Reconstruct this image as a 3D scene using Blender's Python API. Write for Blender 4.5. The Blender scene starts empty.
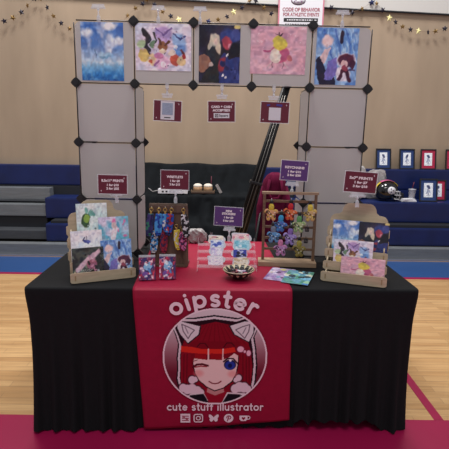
import bpy, bmesh, math, random
import numpy as np
from mathutils import Vector, Matrix, Euler

random.seed(7)
PI = math.pi
SC = bpy.context.scene
C = SC.collection

# ------------------------------------------------------------------ camera, world, lamps, exposure
cam = bpy.data.objects.new('camera', bpy.data.cameras.new('camera'))
C.objects.link(cam)
cam.data.sensor_width = 36.0
cam.data.lens = 443.56 / 449 * 36.0
cam.data.clip_start = 0.05
cam.matrix_world = (Matrix.Translation((0.0015, 0, 1.4618)) @ Matrix.Rotation(PI / 2 - 0.2034, 4, 'X')
                    @ Matrix.Rotation(0.0131, 4, 'Z'))
SC.camera = cam

world = bpy.data.worlds.new('world')
SC.world = world
world.use_nodes = True
wb = world.node_tree.nodes['Background']
wb.inputs[0].default_value = (0.93, 0.93, 1.0, 1)
wb.inputs[1].default_value = 0.34

def area(name, loc, sx, sy, power, col=(1, 0.97, 0.94)):
    l = bpy.data.lights.new(name, 'AREA')
    l.shape = 'RECTANGLE'; l.size = sx; l.size_y = sy; l.energy = power; l.color = col
    o = bpy.data.objects.new(name, l); C.objects.link(o); o.location = loc
    return o
area('gym_ceiling_light', (-1.6, 4.1, 6.5), 1.2, 1.2, 175)
area('gym_ceiling_light', (1.2, 3.9, 6.5), 1.2, 1.2, 175)
area('gym_ceiling_light', (0.0, -0.8, 6.5), 3.0, 1.5, 125)

SC.view_settings.view_transform = 'Standard'
SC.view_settings.look = 'None'
SC.view_settings.gamma = 1
SC.view_settings.use_curve_mapping = False
SC.view_settings.exposure = 0.38

# ------------------------------------------------------------------ colour and material helpers
def lin(c):
    c = np.asarray(c, float) / 255.0
    return np.where(c <= 0.04045, c / 12.92, ((c + 0.055) / 1.055) ** 2.4)

def L4(c):
    r = lin(c); return (float(r[0]), float(r[1]), float(r[2]), 1.0)

def mat(name, col, rough=0.6, metal=0.0, alpha=1.0, vary=0.0, scale=30.0, bump=0.0, spec=0.5, stretch=(1, 1, 1), trans=0.0):
    m = bpy.data.materials.new(name); m.use_nodes = True
    n = m.node_tree; b = n.nodes['Principled BSDF']
    b.inputs['Base Color'].default_value = L4(col)
    b.inputs['Roughness'].default_value = rough
    b.inputs['Metallic'].default_value = metal
    b.inputs['Alpha'].default_value = alpha
    b.inputs['Specular IOR Level'].default_value = spec
    if trans: b.inputs['Transmission Weight'].default_value = trans
    if vary or bump:
        tc = n.nodes.new('ShaderNodeTexCoord'); mp = n.nodes.new('ShaderNodeMapping')
        mp.inputs['Scale'].default_value = stretch
        nz = n.nodes.new('ShaderNodeTexNoise'); nz.inputs['Scale'].default_value = scale
        nz.inputs['Detail'].default_value = 4
        n.links.new(tc.outputs['Object'], mp.inputs[0]); n.links.new(mp.outputs[0], nz.inputs['Vector'])
        if vary:
            rp = n.nodes.new('ShaderNodeValToRGB')
            a = np.array(L4(col)[:3])
            rp.color_ramp.elements[0].position = 0.3; rp.color_ramp.elements[1].position = 0.7
            rp.color_ramp.elements[0].color = (*(a * (1 - vary)), 1)
            rp.color_ramp.elements[1].color = (*np.minimum(a * (1 + vary), 1), 1)
            n.links.new(nz.outputs['Fac'], rp.inputs[0]); n.links.new(rp.outputs[0], b.inputs['Base Color'])
        if bump:
            bp = n.nodes.new('ShaderNodeBump'); bp.inputs['Strength'].default_value = bump
            bp.inputs['Distance'].default_value = 0.004
            n.links.new(nz.outputs['Fac'], bp.inputs['Height']); n.links.new(bp.outputs[0], b.inputs['Normal'])
    return m

def paint_mat(name, rough=0.5, alpha=1.0, spec=0.5):
    m = bpy.data.materials.new(name); m.use_nodes = True
    n = m.node_tree; b = n.nodes['Principled BSDF']
    a = n.nodes.new('ShaderNodeVertexColor'); a.layer_name = 'Print'
    n.links.new(a.outputs[0], b.inputs['Base Color'])
    b.inputs['Roughness'].default_value = rough; b.inputs['Specular IOR Level'].default_value = spec
    return m

M = {}
M['print'] = paint_mat('printed_paper', 0.45, spec=0.3)
M['sleeve'] = paint_mat('print_in_clear_sleeve', 0.22, spec=0.5)
M['print_cloth'] = paint_mat('printed_cloth', 0.85, spec=0.1)
M['black_cloth'] = mat('black_stretch_cloth', (14, 15, 18), 0.9, vary=0.15, scale=60, bump=0.15, spec=0.25)
M['drape'] = mat('black_plush_drape', (18, 21, 24), 0.95, vary=0.3, scale=9, bump=0.6, spec=0.15)
M['red_cloth'] = mat('crimson_satin', (142, 4, 46), 0.6, vary=0.06, scale=40, spec=0.3)
M['pale_ink'] = mat('pale_pink_ink', (232, 208, 218), 0.8, spec=0.1)
M['black'] = mat('black_plastic', (22, 22, 26), 0.45)
M['rod'] = mat('dark_wire', (52, 50, 54), 0.35, metal=0.7)
M['acrylic'] = mat('clear_acrylic', (238, 240, 246), 0.08, alpha=0.34, spec=0.8)
M['lip'] = mat('clear_acrylic_edge', (240, 226, 234), 0.1, alpha=0.2, spec=0.8)
M['riser'] = mat('clear_riser_acrylic', (236, 220, 228), 0.06, alpha=0.08, spec=0.8)
M['clip'] = mat('clear_clip_plastic', (226, 230, 236), 0.12, alpha=0.4, spec=0.8)
M['plywood'] = mat('birch_plywood', (182, 165, 138), 0.6, vary=0.12, scale=14, stretch=(1, 1, 6))
M['ply_edge'] = mat('plywood_edge', (150, 126, 92), 0.6, vary=0.2, scale=60)
M['oak'] = mat('oiled_oak', (106, 80, 60), 0.5, vary=0.25, scale=18, stretch=(1, 1, 8))
M['pale_oak'] = mat('pale_oak', (150, 126, 102), 0.55, vary=0.15, scale=18, stretch=(1, 6, 6))
M['walnut'] = mat('walnut_board', (92, 70, 58), 0.6, vary=0.25, scale=14, stretch=(6, 1, 1))
M['gold'] = mat('gold_metal', (190, 160, 90), 0.3, metal=0.9)
M['silver'] = mat('silver_metal', (190, 190, 196), 0.3, metal=0.9)
M['blue_pad'] = mat('navy_bleacher_plastic', (12, 29, 80), 0.45, vary=0.18, scale=5, spec=0.4)
M['navy_gap'] = mat('dark_recess_steel', (24, 27, 34), 0.7)
M['grey_board'] = mat('grey_bleacher_board', (104, 108, 112), 0.5, vary=0.12, scale=6, stretch=(1, 1, 12))
M['dark_board'] = mat('dark_grey_bleacher_board', (58, 61, 66), 0.6, vary=0.15, scale=6, stretch=(1, 1, 12))
M['maroon_card'] = mat('maroon_card', (98, 24, 46), 0.55, vary=0.08, scale=120)
M['purple_card'] = mat('purple_card', (86, 52, 116), 0.55, vary=0.08, scale=120)
M['white_ink'] = mat('white_ink', (232, 222, 226), 0.7)
M['white_card'] = mat('white_card', (214, 214, 220), 0.6)
M['black_ink'] = mat('black_ink', (24, 22, 26), 0.6)
M['red_ink'] = mat('dusty_red_ink', (150, 58, 78), 0.7)
M['jacket'] = mat('maroon_fleece', (88, 14, 46), 0.95, vary=0.15, scale=20, bump=0.4, spec=0.15)
M['bag'] = mat('crinkled_white_plastic', (150, 146, 146), 0.35, vary=0.1, scale=40, bump=0.5)
M['steel_bar'] = mat('black_steel', (18, 18, 20), 0.4, metal=0.4)
M['grey_strip'] = mat('grey_aluminium', (108, 104, 100), 0.35, metal=0.8)
M['star_navy'] = mat('navy_foil', (26, 22, 40), 0.45, metal=0.3)
M['star_gold'] = mat('gold_foil', (126, 100, 58), 0.3, metal=0.6)
M['star_glint'] = mat('gold_foil_painted_glint', (246, 238, 170), 0.3)  # glint of the lit, shiny stars painted in as bright pale yellow
M['star_blue'] = mat('blue_foil', (30, 40, 84), 0.35, metal=0.4)
M['thread'] = mat('brown_thread', (134, 114, 92), 0.8)

def panel_material():
    m = bpy.data.materials.new('milky_translucent_plastic'); m.use_nodes = True
    n = m.node_tree; n.nodes.clear()
    out = n.nodes.new('ShaderNodeOutputMaterial')
    d = n.nodes.new('ShaderNodeBsdfPrincipled'); t = n.nodes.new('ShaderNodeBsdfTranslucent'); tr = n.nodes.new('ShaderNodeBsdfTransparent')
    d.inputs['Base Color'].default_value = L4((198, 195, 195)); d.inputs['Roughness'].default_value = 0.38
    t.inputs['Color'].default_value = L4((206, 203, 203))
    m1 = n.nodes.new('ShaderNodeMixShader'); m1.inputs[0].default_value = 0.45
    m2 = n.nodes.new('ShaderNodeMixShader'); m2.inputs[0].default_value = 0.14
    n.links.new(d.outputs[0], m1.inputs[1]); n.links.new(t.outputs[0], m1.inputs[2])
    n.links.new(m1.outputs[0], m2.inputs[1]); n.links.new(tr.outputs[0], m2.inputs[2])
    n.links.new(m2.outputs[0], out.inputs[0])
    return m
M['panel'] = panel_material()

def floor_material():
    m = bpy.data.materials.new('maple_strip_floor'); m.use_nodes = True
    n = m.node_tree; b = n.nodes['Principled BSDF']
    tc = n.nodes.new('ShaderNodeTexCoord')
    br = n.nodes.new('ShaderNodeTexBrick')
    br.inputs['Scale'].default_value = 1.0
    br.inputs['Brick Width'].default_value = 0.62; br.inputs['Row Height'].default_value = 0.057
    br.inputs['Mortar Size'].default_value = 0.0012; br.inputs['Mortar Smooth'].default_value = 0.2
    br.inputs['Bias'].default_value = 0.0
    br.offset = 0.37; br.offset_frequency = 2
    br.inputs['Color1'].default_value = L4((196, 160, 114)); br.inputs['Color2'].default_value = L4((174, 136, 92))
    br.inputs['Mortar'].default_value = L4((140, 110, 82))
    mp = n.nodes.new('ShaderNodeMapping'); mp.inputs['Scale'].default_value = (1.4, 22, 1)
    nz = n.nodes.new('ShaderNodeTexNoise'); nz.inputs['Scale'].default_value = 2.2; nz.inputs['Detail'].default_value = 5
    rp = n.nodes.new('ShaderNodeValToRGB')
    rp.color_ramp.elements[0].position = 0.3; rp.color_ramp.elements[0].color = (0.8, 0.76, 0.72, 1)
    rp.color_ramp.elements[1].position = 0.7; rp.color_ramp.elements[1].color = (1.1, 1.1, 1.1, 1)
    mx = n.nodes.new('ShaderNodeMix'); mx.data_type = 'RGBA'; mx.blend_type = 'MULTIPLY'; mx.inputs[0].default_value = 1
    n.links.new(tc.outputs['Object'], br.inputs['Vector'])
    n.links.new(tc.outputs['Object'], mp.inputs[0]); n.links.new(mp.outputs[0], nz.inputs['Vector'])
    n.links.new(nz.outputs['Fac'], rp.inputs[0])
    n.links.new(br.outputs['Color'], mx.inputs[6]); n.links.new(rp.outputs[0], mx.inputs[7])
    n.links.new(mx.outputs[2], b.inputs['Base Color'])
    b.inputs['Roughness'].default_value = 0.32; b.inputs['Specular IOR Level'].default_value = 0.35
    return m
M['floor'] = floor_material()
M['line_maroon'] = mat('maroon_floor_paint', (146, 18, 66), 0.35, vary=0.05, scale=3, spec=0.35)
M['line_blue'] = mat('blue_floor_paint', (38, 72, 124), 0.4, vary=0.05, scale=3, spec=0.35)
M['wall'] = mat('tan_gym_wall', (160, 142, 122), 0.75, vary=0.10, scale=1.6, bump=0.5, stretch=(2.2, 1, 0.5), spec=0.2)
M['wall_white'] = mat('pale_upper_wall', (196, 194, 190), 0.7)

# ------------------------------------------------------------------ mesh helpers
class MB:
    """collects shapes and links them as one mesh object"""
    def __init__(self): self.bm = bmesh.new(); self.mi = 0
    def _fin(self, faces, smooth):
        for f in faces: f.smooth = smooth; f.material_index = self.mi
    def box(self, c, s, rot=None, bevel=0.0):
        r = bmesh.ops.create_cube(self.bm, size=1.0)
        vs = r['verts']
        mt = Matrix.Translation(c) @ (rot.to_4x4() if rot else Matrix.Identity(4)) @ Matrix.Diagonal((*s, 1))
        bmesh.ops.transform(self.bm, matrix=mt, verts=vs)
        fs = set(f for v in vs for f in v.link_faces)
        if bevel:
            es = list(set(e for v in vs for e in v.link_edges))
            o = bmesh.ops.bevel(self.bm, geom=es, offset=bevel, segments=2, profile=0.7, affect='EDGES')
            fs = set(o['faces']) | set(f for f in fs if f.is_valid)
        self._fin(fs, False); return self
    def tube(self, pts, r, n=8, close=False, taper=None):
        pts = [Vector(p) for p in pts]; rings = []; N = len(pts)
        up = None
        for i, p in enumerate(pts):
            if close: d = pts[(i + 1) % N] - pts[i - 1]
            else: d = pts[min(i + 1, N - 1)] - pts[max(i - 1, 0)]
            d.normalize()
            if up is None:
                up = Vector((0, 0, 1)) if abs(d.z) < 0.9 else Vector((1, 0, 0))
            a = d.cross(up)
            if a.length < 1e-4: a = d.cross(Vector((0, 1, 0)))
            a.normalize(); b = a.cross(d).normalized(); up = b
            rr = r if taper is None else r * taper[i]
            rings.append([self.bm.verts.new(p + a * (math.cos(t) * rr) + b * (math.sin(t) * rr)) for t in [2 * PI * k / n for k in range(n)]])
        fs = []
        for i in range(N if close else N - 1):
            A, B = rings[i], rings[(i + 1) % N]
            for k in range(n): fs.append(self.bm.faces.new((A[k], A[(k + 1) % n], B[(k + 1) % n], B[k])))
        if not close:
            fs.append(self.bm.faces.new(rings[0][::-1])); fs.append(self.bm.faces.new(rings[-1]))
        self._fin(fs, True); return self
    def ball(self, c, s, rot=None, u=14, v=9):
        r = bmesh.ops.create_uvsphere(self.bm, u_segments=u, v_segments=v, radius=1.0)
        if not hasattr(s, '__len__'): s = (s, s, s)
        mt = Matrix.Translation(c) @ (rot.to_4x4() if rot else Matrix.Identity(4)) @ Matrix.Diagonal((*s, 1))
        bmesh.ops.transform(self.bm, matrix=mt, verts=r['verts'])
        self._fin(set(f for w in r['verts'] for f in w.link_faces), True); return self
    def lathe(self, prof, c=(0, 0, 0), n=28, axis='Z'):
        c = Vector(c); rings = []
        for (rad, z) in prof:
            ring = []
            for k in range(n):
                t = 2 * PI * k / n
                p = Vector((rad * math.cos(t), rad * math.sin(t), z))
                if axis == 'Y': p = Vector((p.x, p.z, p.y))
                ring.append(self.bm.verts.new(c + p))
            rings.append(ring)
        fs = []
        for A, B in zip(rings, rings[1:]):
            for k in range(n): fs.append(self.bm.faces.new((A[k], A[(k + 1) % n], B[(k + 1) % n], B[k])))
        if prof[0][0] > 1e-5: fs.append(self.bm.faces.new(rings[0][::-1]))
        if prof[-1][0] > 1e-5: fs.append(self.bm.faces.new(rings[-1]))
        self._fin(fs, True); return self
    def prism(self, pts, y0, y1, plane='XZ', mtx=None):
        """extrude a 2d outline: XZ outlines run along y, XY along z, YZ along x"""
        def P(a, b, d):
            v = Vector((a, d, b)) if plane == 'XZ' else Vector((a, b, d)) if plane == 'XY' else Vector((d, a, b))
            return mtx @ v if mtx else v
        A = [self.bm.verts.new(P(a, b, y0)) for a, b in pts]; B = [self.bm.verts.new(P(a, b, y1)) for a, b in pts]
        fs = [self.bm.faces.new(A), self.bm.faces.new(B[::-1])]
        n = len(pts)
        for k in range(n): fs.append(self.bm.faces.new((A[k], B[k], B[(k + 1) % n], A[(k + 1) % n])))
        self._fin(fs, False); return self
    def grid(self, fn, nu, nv, smooth=True, close_u=False):
        g = [[self.bm.verts.new(fn(i / (nu if close_u else nu - 1), j / (nv - 1))) for j in range(nv)] for i in range(nu)]
        fs = []
        for i in range(nu if close_u else nu - 1):
            for j in range(nv - 1):
                k = (i + 1) % nu
                fs.append(self.bm.faces.new((g[i][j], g[k][j], g[k][j + 1], g[i][j + 1])))
        self._fin(fs, smooth); return g
    def build(self, name, m, parent=None, loc=None, rot=None):
        bmesh.ops.recalc_face_normals(self.bm, faces=self.bm.faces[:])
        me = bpy.data.meshes.new(name); self.bm.to_mesh(me); self.bm.free()
        for x in (m if isinstance(m, (list, tuple)) else [m]): me.materials.append(x)
        o = bpy.data.objects.new(name, me); C.objects.link(o)
        if parent: o.parent = parent
        if loc: o.location = loc
        if rot: o.rotation_euler = rot
        return o

def tag(o, label=None, cat=None, group=None, kind=None):
    if label: o['label'] = label
    if cat: o['category'] = cat
    if group: o['group'] = group
    if kind: o['kind'] = kind
    return o

def thing(name, label, cat, loc=(0, 0, 0), rot=(0, 0, 0), group=None):
    o = bpy.data.objects.new(name, None); C.objects.link(o)
    o.location = loc; o.rotation_euler = rot; o.empty_display_size = 0.05
    return tag(o, label, cat, group)

def struct(name, mb, m): return tag(mb.build(name, m), kind='structure')

def copy_tree(o, parent=None):
    c = o.copy(); C.objects.link(c)
    if parent: c.parent = parent
    for ch in list(o.children): copy_tree(ch, c)
    return c

def solidify(o, t, off=0):
    s = o.modifiers.new('solid', 'SOLIDIFY'); s.thickness = t; s.offset = off; return o

def text_mesh(s, size, align='CENTER', bold=0.0, extrude=0.0003):
    cu = bpy.data.curves.new('t', 'FONT'); cu.body = s; cu.size = size; cu.align_x = align; cu.align_y = 'CENTER'
    cu.extrude = extrude; cu.offset = bold; cu.resolution_u = 3
    o = bpy.data.objects.new('t', cu); C.objects.link(o)
    dg = bpy.context.evaluated_depsgraph_get(); dg.update()
    me = bpy.data.meshes.new_from_object(o.evaluated_get(dg))
    bpy.data.objects.remove(o); bpy.data.curves.remove(cu)
    return me

def text_obj(name, s, size, m, parent, loc, bold=0.0, w=None):
    """upright text facing -y; w stretches to that width"""
    me = text_mesh(s, size, bold=bold)
    xs = [v.co.x for v in me.vertices]
    k = 1.0
    if w: k = w / (max(xs) - min(xs))
    me.transform(Matrix.Rotation(PI / 2, 4, 'X') @ Matrix.Diagonal((k, 1, 1, 1)))
    me.materials.append(m)
    o = bpy.data.objects.new(name, me); C.objects.link(o); o.parent = parent; o.location = loc
    return o

# ------------------------------------------------------------------ painted artwork (print ink on paper)
class Art:
    def __init__(s, nx, ny, base, asp=1.0, warp=0.024):
        if warp: nx, ny = int(nx * 1.6), int(ny * 1.6)
        s.nx, s.ny, s.asp = nx, ny, asp
        s.U, s.V = np.meshgrid(np.linspace(0, 1, nx), np.linspace(0, 1, ny), indexing='ij')
        s.I = np.zeros((nx, ny, 3)) + np.array(base, float)
        s.warp = warp
        if warp:
            a = s.noise(91, 9) - .5; b = s.noise(92, 9) - .5; c = s.noise(93, 20) - .5; d = s.noise(94, 20) - .5
            s.U = np.clip(s.U + warp * (1.6 * a + c), 0, 1); s.V = np.clip(s.V + warp * (1.6 * b + d), 0, 1)
    def finish(s):
        if s.warp:
            s.warp = 0
            t = s.noise(51, 22) - .5; q = s.noise(53, 11) - .5
            g = s.I.mean(-1, keepdims=True); s.I = (g + (s.I - g) * 0.85) * 1.08
            s.I = s.I * (1 + 0.20 * t[..., None] + 0.12 * q[..., None]) + 14 * np.stack([q, t * .4, -q], -1)
        return s
    def mix(s, m, col):
        m = np.clip(m, 0, 1)[..., None]; s.I = s.I * (1 - m) + np.array(col, float) * m; return s
    def vgrad(s, stops):
        ps = [p for p, c in stops]
        for k in range(3): s.I[..., k] = np.interp(s.V, ps, [c[k] for p, c in stops])
        return s
    def ell(s, cx, cy, rx, ry, col, ang=0, soft=0.15, a=1.0):
        dx = (s.U - cx) * s.asp; dy = s.V - cy; t = math.radians(ang)
        x = dx * math.cos(t) + dy * math.sin(t); y = -dx * math.sin(t) + dy * math.cos(t)
        d = np.sqrt((x / (rx * s.asp)) ** 2 + (y / ry) ** 2)
        return s.mix(np.clip((1 - d) / soft + 0.5, 0, 1) * a, col)
    def poly(s, pts, col, a=1.0):
        ins = np.zeros(s.U.shape, bool); n = len(pts)
        for i in range(n):
            x1, y1 = pts[i]; x2, y2 = pts[(i + 1) % n]
            if y1 == y2: continue
            c = ((s.V < y1) != (s.V < y2)) & (s.U < (x2 - x1) * (s.V - y1) / (y2 - y1) + x1)
            ins ^= c
        return s.mix(ins * a, col)
    def line(s, pts, w, col, a=1.0):
        for (x1, y1), (x2, y2) in zip(pts, pts[1:]):
            dx, dy = (x2 - x1) * s.asp, y2 - y1; L = dx * dx + dy * dy + 1e-9
            px, py = (s.U - x1) * s.asp, s.V - y1
            t = np.clip((px * dx + py * dy) / L, 0, 1)
            d = np.hypot(px - t * dx, py - t * dy)
            s.mix(np.clip((w - d) / (w * 0.5) + 0.5, 0, 1) * a, col)
        return s
    def noise(s, seed, k):
        r = np.random.RandomState(seed); g = r.rand(k + 2, k + 2)
        x = s.U * k; y = s.V * k; i = x.astype(int); j = y.astype(int); fx = x - i; fy = y - j
        fx = fx * fx * (3 - 2 * fx); fy = fy * fy * (3 - 2 * fy)
        return (g[i, j] * (1 - fx) * (1 - fy) + g[i + 1, j] * fx * (1 - fy) + g[i, j + 1] * (1 - fx) * fy + g[i + 1, j + 1] * fx * fy)
    def cloud(s, seed, k, col, lo=0.55, hi=0.75, a=1.0, mask=None):
        m = 0.65 * s.noise(seed, k) + 0.35 * s.noise(seed + 1, k * 2)
        m = np.clip((m - lo) / (hi - lo), 0, 1) * a
        if mask is not None: m = m * mask
        return s.mix(m, col)
    def blots(s, seed, n, cols, r0, r1, box=(0, 0, 1, 1), a=0.9):
        r = np.random.RandomState(seed)
        for _ in range(n):
            c = cols[r.randint(len(cols))]
            s.ell(box[0] + r.rand() * (box[2] - box[0]), box[1] + r.rand() * (box[3] - box[1]), (r0 + r.rand() * (r1 - r0)) / s.asp,
                  (r0 + r.rand() * (r1 - r0)), c, r.rand() * 180, 0.25, a)
        return s

def art_slab(name, art, w, h, t, m, parent=None, loc=None, rot=None, back=(225, 225, 228), centre=False, disc=False, yoff=0.0):
    """a sheet standing in the xz plane, bottom centre at its origin, picture on its -y side"""
    art.finish(); nx, ny = art.nx, art.ny
    xs = (np.linspace(0, 1, nx) - 0.5) * w; zs = np.linspace(0, 1, ny) * h - (h / 2 if centre else 0)
    X, Z = np.meshgrid(xs, zs, indexing='ij')
    V = np.stack([X, np.full(X.shape, -t / 2 + yoff), Z], -1).reshape(-1, 3)
    idx = np.arange(nx * ny).reshape(nx, ny)
    F = np.stack([idx[:-1, :-1], idx[1:, :-1], idx[1:, 1:], idx[:-1, 1:]], -1).reshape(-1, 4)
    col = np.ones((nx * ny, 4)); col[:, :3] = lin(np.clip(art.I, 0, 255)).reshape(-1, 3)
    if disc:
        cx = ((art.U - 0.5) * 2); cz = ((art.V - 0.5) * 2); R = np.hypot(cx, cz).reshape(-1)
        keep = (R[F] <= 1.0).all(1); F = F[keep]
        V = V.tolist(); F = F.tolist()
    else:
        z0, z1 = zs[0], zs[-1]; x0, x1 = xs[0], xs[-1]; n0 = len(V)
        V = V.tolist() + [[x0, t / 2, z0], [x1, t / 2, z0], [x1, t / 2, z1], [x0, t / 2, z1]]
        a, b, c, d = int(idx[0, 0]), int(idx[-1, 0]), int(idx[-1, -1]), int(idx[0, -1])
        F = F.tolist() + [[n0, n0 + 3, n0 + 2, n0 + 1], idx[:, 0][::-1].tolist() + [n0, n0 + 1], idx[:, -1].tolist() + [n0 + 2, n0 + 3],
                          idx[0, :].tolist() + [n0 + 3, n0], idx[-1, :][::-1].tolist() + [n0 + 1, n0 + 2]]
        col = np.vstack([col, np.tile(np.append(lin(back), 1.0), (4, 1))])
    me = bpy.data.meshes.new(name); me.from_pydata(V, [], F); me.update()
    ca = me.color_attributes.new('Print', 'FLOAT_COLOR', 'POINT')
    ca.data.foreach_set('color', col.astype(np.float32).reshape(-1))
    me.materials.append(m)
    o = bpy.data.objects.new(name, me); C.objects.link(o)
    if parent: o.parent = parent
    if loc: o.location = loc
    if rot: o.rotation_euler = rot
    return o

# ================================================================== THE SETTING
struct('floor', MB().box((0, 2.4, -0.05), (11, 9.0, 0.1)), M['floor'])
struct('wall_back', MB().box((0, 6.0, 1.66), (11, 0.2, 3.4)), M['wall'])
struct('wall_upper', MB().box((0, 6.0, 4.9), (11, 0.2, 3.08)), M['wall_white'])
# the white band starts a little lower towards the right
struct('trim_1', MB().prism([(-5.5, 3.245), (5.5, 2.825), (5.5, 3.36), (-5.5, 3.36)], 5.865, 5.90), M['wall_white'])
struct('trim_2', MB().prism([(-5.5, 3.232), (5.5, 2.812), (5.5, 2.825), (-5.5, 3.245)], 5.86, 5.90), M['navy_gap'])
def line_strip(x0, x1, y0, y1, m, name='floor_marking'):
    struct(name, MB().box(((x0 + x1) / 2, (y0 + y1) / 2, 0.0006), (x1 - x0, y1 - y0, 0.0012)), m)
line_strip(-5.5, 5.5, 4.46, 5.06, M['line_blue'])
line_strip(-5.5, 5.5, 4.40, 4.458, M['line_maroon'])
line_strip(-5.5, 5.5, -2.0, 2.075, M['line_maroon'])
line_strip(1.115, 1.165, 2.077, 4.398, M['line_maroon'])

# ------------------------------------------------------------------ bleachers
bl = thing('bleachers', 'retracted navy and grey gym bleachers along the tan back wall', 'bleachers', (0, 5.0, 0))
def bbox(name, x0, x1, y0, y1, z0, z1, m, bevel=0.008):
    return MB().box(((x0 + x1) / 2, (y0 + y1) / 2 - 5.0, (z0 + z1) / 2), (x1 - x0, y1 - y0, z1 - z0), bevel=bevel).build(name, m, bl)
XE = 4.2
for i, (a, b) in enumerate([(-XE, -1.79), (-1.785, 1.3), (1.305, XE)]):
    bbox('seat_module', a, b, 5.75, 5.88, 0.77, 1.03, M['blue_pad'], 0.018)
bbox('deck_frame', -XE, 0.9, 5.72, 5.88, 0.03, 0.765, M['navy_gap'], 0)
bbox('seat_module', 0.905, XE, 5.72, 5.88, 0.60, 0.766, M['blue_pad'], 0)
# left bay: bare grey boards
bbox('riser_board', -XE, -2.22, 5.58, 5.718, 0.60, 0.752, M['grey_board'])
bbox('riser_board', -XE, -2.22, 5.54, 5.578, 0.585, 0.60, M['dark_board'], 0)
bbox('seat_board', -XE, -2.22, 5.42, 5.578, 0.42, 0.565, M['grey_board'])
bbox('riser_board', -XE, -2.22, 5.45, 5.60, 0.03, 0.415, M['navy_gap'], 0)
bbox('riser_board', -XE, -2.16, 5.25, 5.448, 0.165, 0.275, M['dark_board'])
# bays with navy seat modules
for (a, b) in [(-2.215, 0.9), (0.905, XE)]:
    bbox('seat_module', a, b, 5.40, 5.715, 0.40, 0.655, M['blue_pad'], 0.02)
    bbox('seat_module', a + 0.06, b, 5.22, 5.44, 0.15, 0.365, M['blue_pad'], 0.02)
bbox('deck_frame', -2.1, XE, 5.26, 5.40, 0.366, 0.398, M['navy_gap'], 0)
bbox('toe_board', -XE, XE, 5.10, 5.215, 0.012, 0.145, M['grey_board'])
bbox('toe_rail', -XE, XE, 5.075, 5.098, 0.002, 0.02, M['silver'], 0.002)

# black drape over the bleachers
def drape():
    prof = [(-5.70, 0), (5.885, 1.06), (5.80, 1.062), (5.72, 1.055), (5.66, 0.95), (5.58, 0.83), (5.50, 0.735), (5.42, 0.715), (5.37, 0.70),
            (5.345, 0.62), (5.31, 0.48), (5.24, 0.40), (5.17, 0.36), (5.13, 0.2), (5.07, 0.10), (5.04, 0.012)][1:]
    yy = [p[0] for p in prof]; zz = [p[1] for p in prof]
    mb = MB()
    def f(u, v):
        t = v * (len(prof) - 1)
        y = np.interp(t, range(len(prof)), yy); z = np.interp(t, range(len(prof)), zz)
        x = -1.12 + u * 1.56 + 0.03 * math.sin(v * 9 + 1) * (u - .5)
        w = 0.022 * math.sin(u * 23 + 3 * math.sin(v * 4)) + 0.016 * math.sin(u * 47 + v * 13) * math.sin(v * 6 + 1)
        amp = 0.35 if v < 0.2 else 1.0 if v > 0.5 else 0.5
        y2 = y - abs(w) * amp * 1.3 - 0.004
        z2 = z + (abs(w) * 0.5 * amp if 0.1 < v < 0.97 else 0)
        if v < 0.15: z2 += 0.008 * math.sin(u * 17)
        return Vector((x, y2, max(z2, 0.008)))
    mb.grid(f, 120, 60)
    o = mb.build('black_drape', M['drape'])
    solidify(o, 0.004, 1)
    return tag(o, 'black plush cloth draped over the bleachers behind the table', 'drape')
drape()

# ------------------------------------------------------------------ wall poster and star garland
wp = thing('wall_poster', 'white code of behavior poster with pink border on back wall', 'poster', (0.905, 5.85, 2.75))
MB().box((0, 0, 0.36), (0.56, 0.008, 0.72)).build('border', mat('pink_border', (196, 120, 138), 0.6), wp)
MB().box((0, -0.005, 0.36), (0.525, 0.004, 0.70)).build('sheet', M['white_card'], wp)
e = MB(); e.lathe([(0.088, -0.0005), (0.088, 0.0005)], n=28, axis='Y')
for v in e.bm.verts: v.co.z *= 0.55; v.co += Vector((-0.04, -0.009, 0.30))
e.build('emblem_ring', mat('plum_ink', (110, 62, 104), 0.7), wp)
e = MB(); e.lathe([(0.078, -0.0005), (0.078, 0.0005)], n=28, axis='Y')
for v in e.bm.verts: v.co.z *= 0.52; v.co += Vector((-0.04, -0.0105, 0.30))
e.build('emblem_face', M['white_card'], wp)
e = MB()
for (a, b, w, h) in [(-0.07, .31, .02, .012), (-0.02, .315, .03, .01), (-0.045, .285, .035, .008), (-.085, .29, .012, .02), (.0, .29, .014, .02)]:
    e.box((a, -0.0118, b), (w, 0.0006, h))
e.build('emblem_marks', mat('plum_ink_2', (120, 76, 120), 0.7), wp)
text_obj('heading', 'CODE OF BEHAVIOR', 0.06, M['red_ink'], wp, (0.0, -0.009, 0.198), 0.0012, 0.46)
text_obj('heading', 'FOR ATHLETIC EVENTS', 0.055, M['red_ink'], wp, (0.0, -0.009, 0.142), 0.0012, 0.44)
e = MB(); e.box((0, -0.008, 0.082), (0.42, 0.002, 0.044), bevel=0.0005); e.build('black_bar', M['black_ink'], wp)
e = MB()
r = random.Random(3); x = -0.17
while x < 0.18:
    w = r.uniform(0.012, 0.03); e.box((x + w / 2, -0.0095, 0.082), (w, 0.0008, 0.012)); x += w + 0.008
e.build('bar_marks', M['white_card'], wp)
e = MB(); x = -0.19
while x < 0.19:
    w = r.uniform(0.012, 0.03); e.box((x + w / 2, -0.0078, 0.035), (w, 0.0008, 0.008)); x += w + 0.008
e.build('fine_print', M['rod'], wp)

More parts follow.
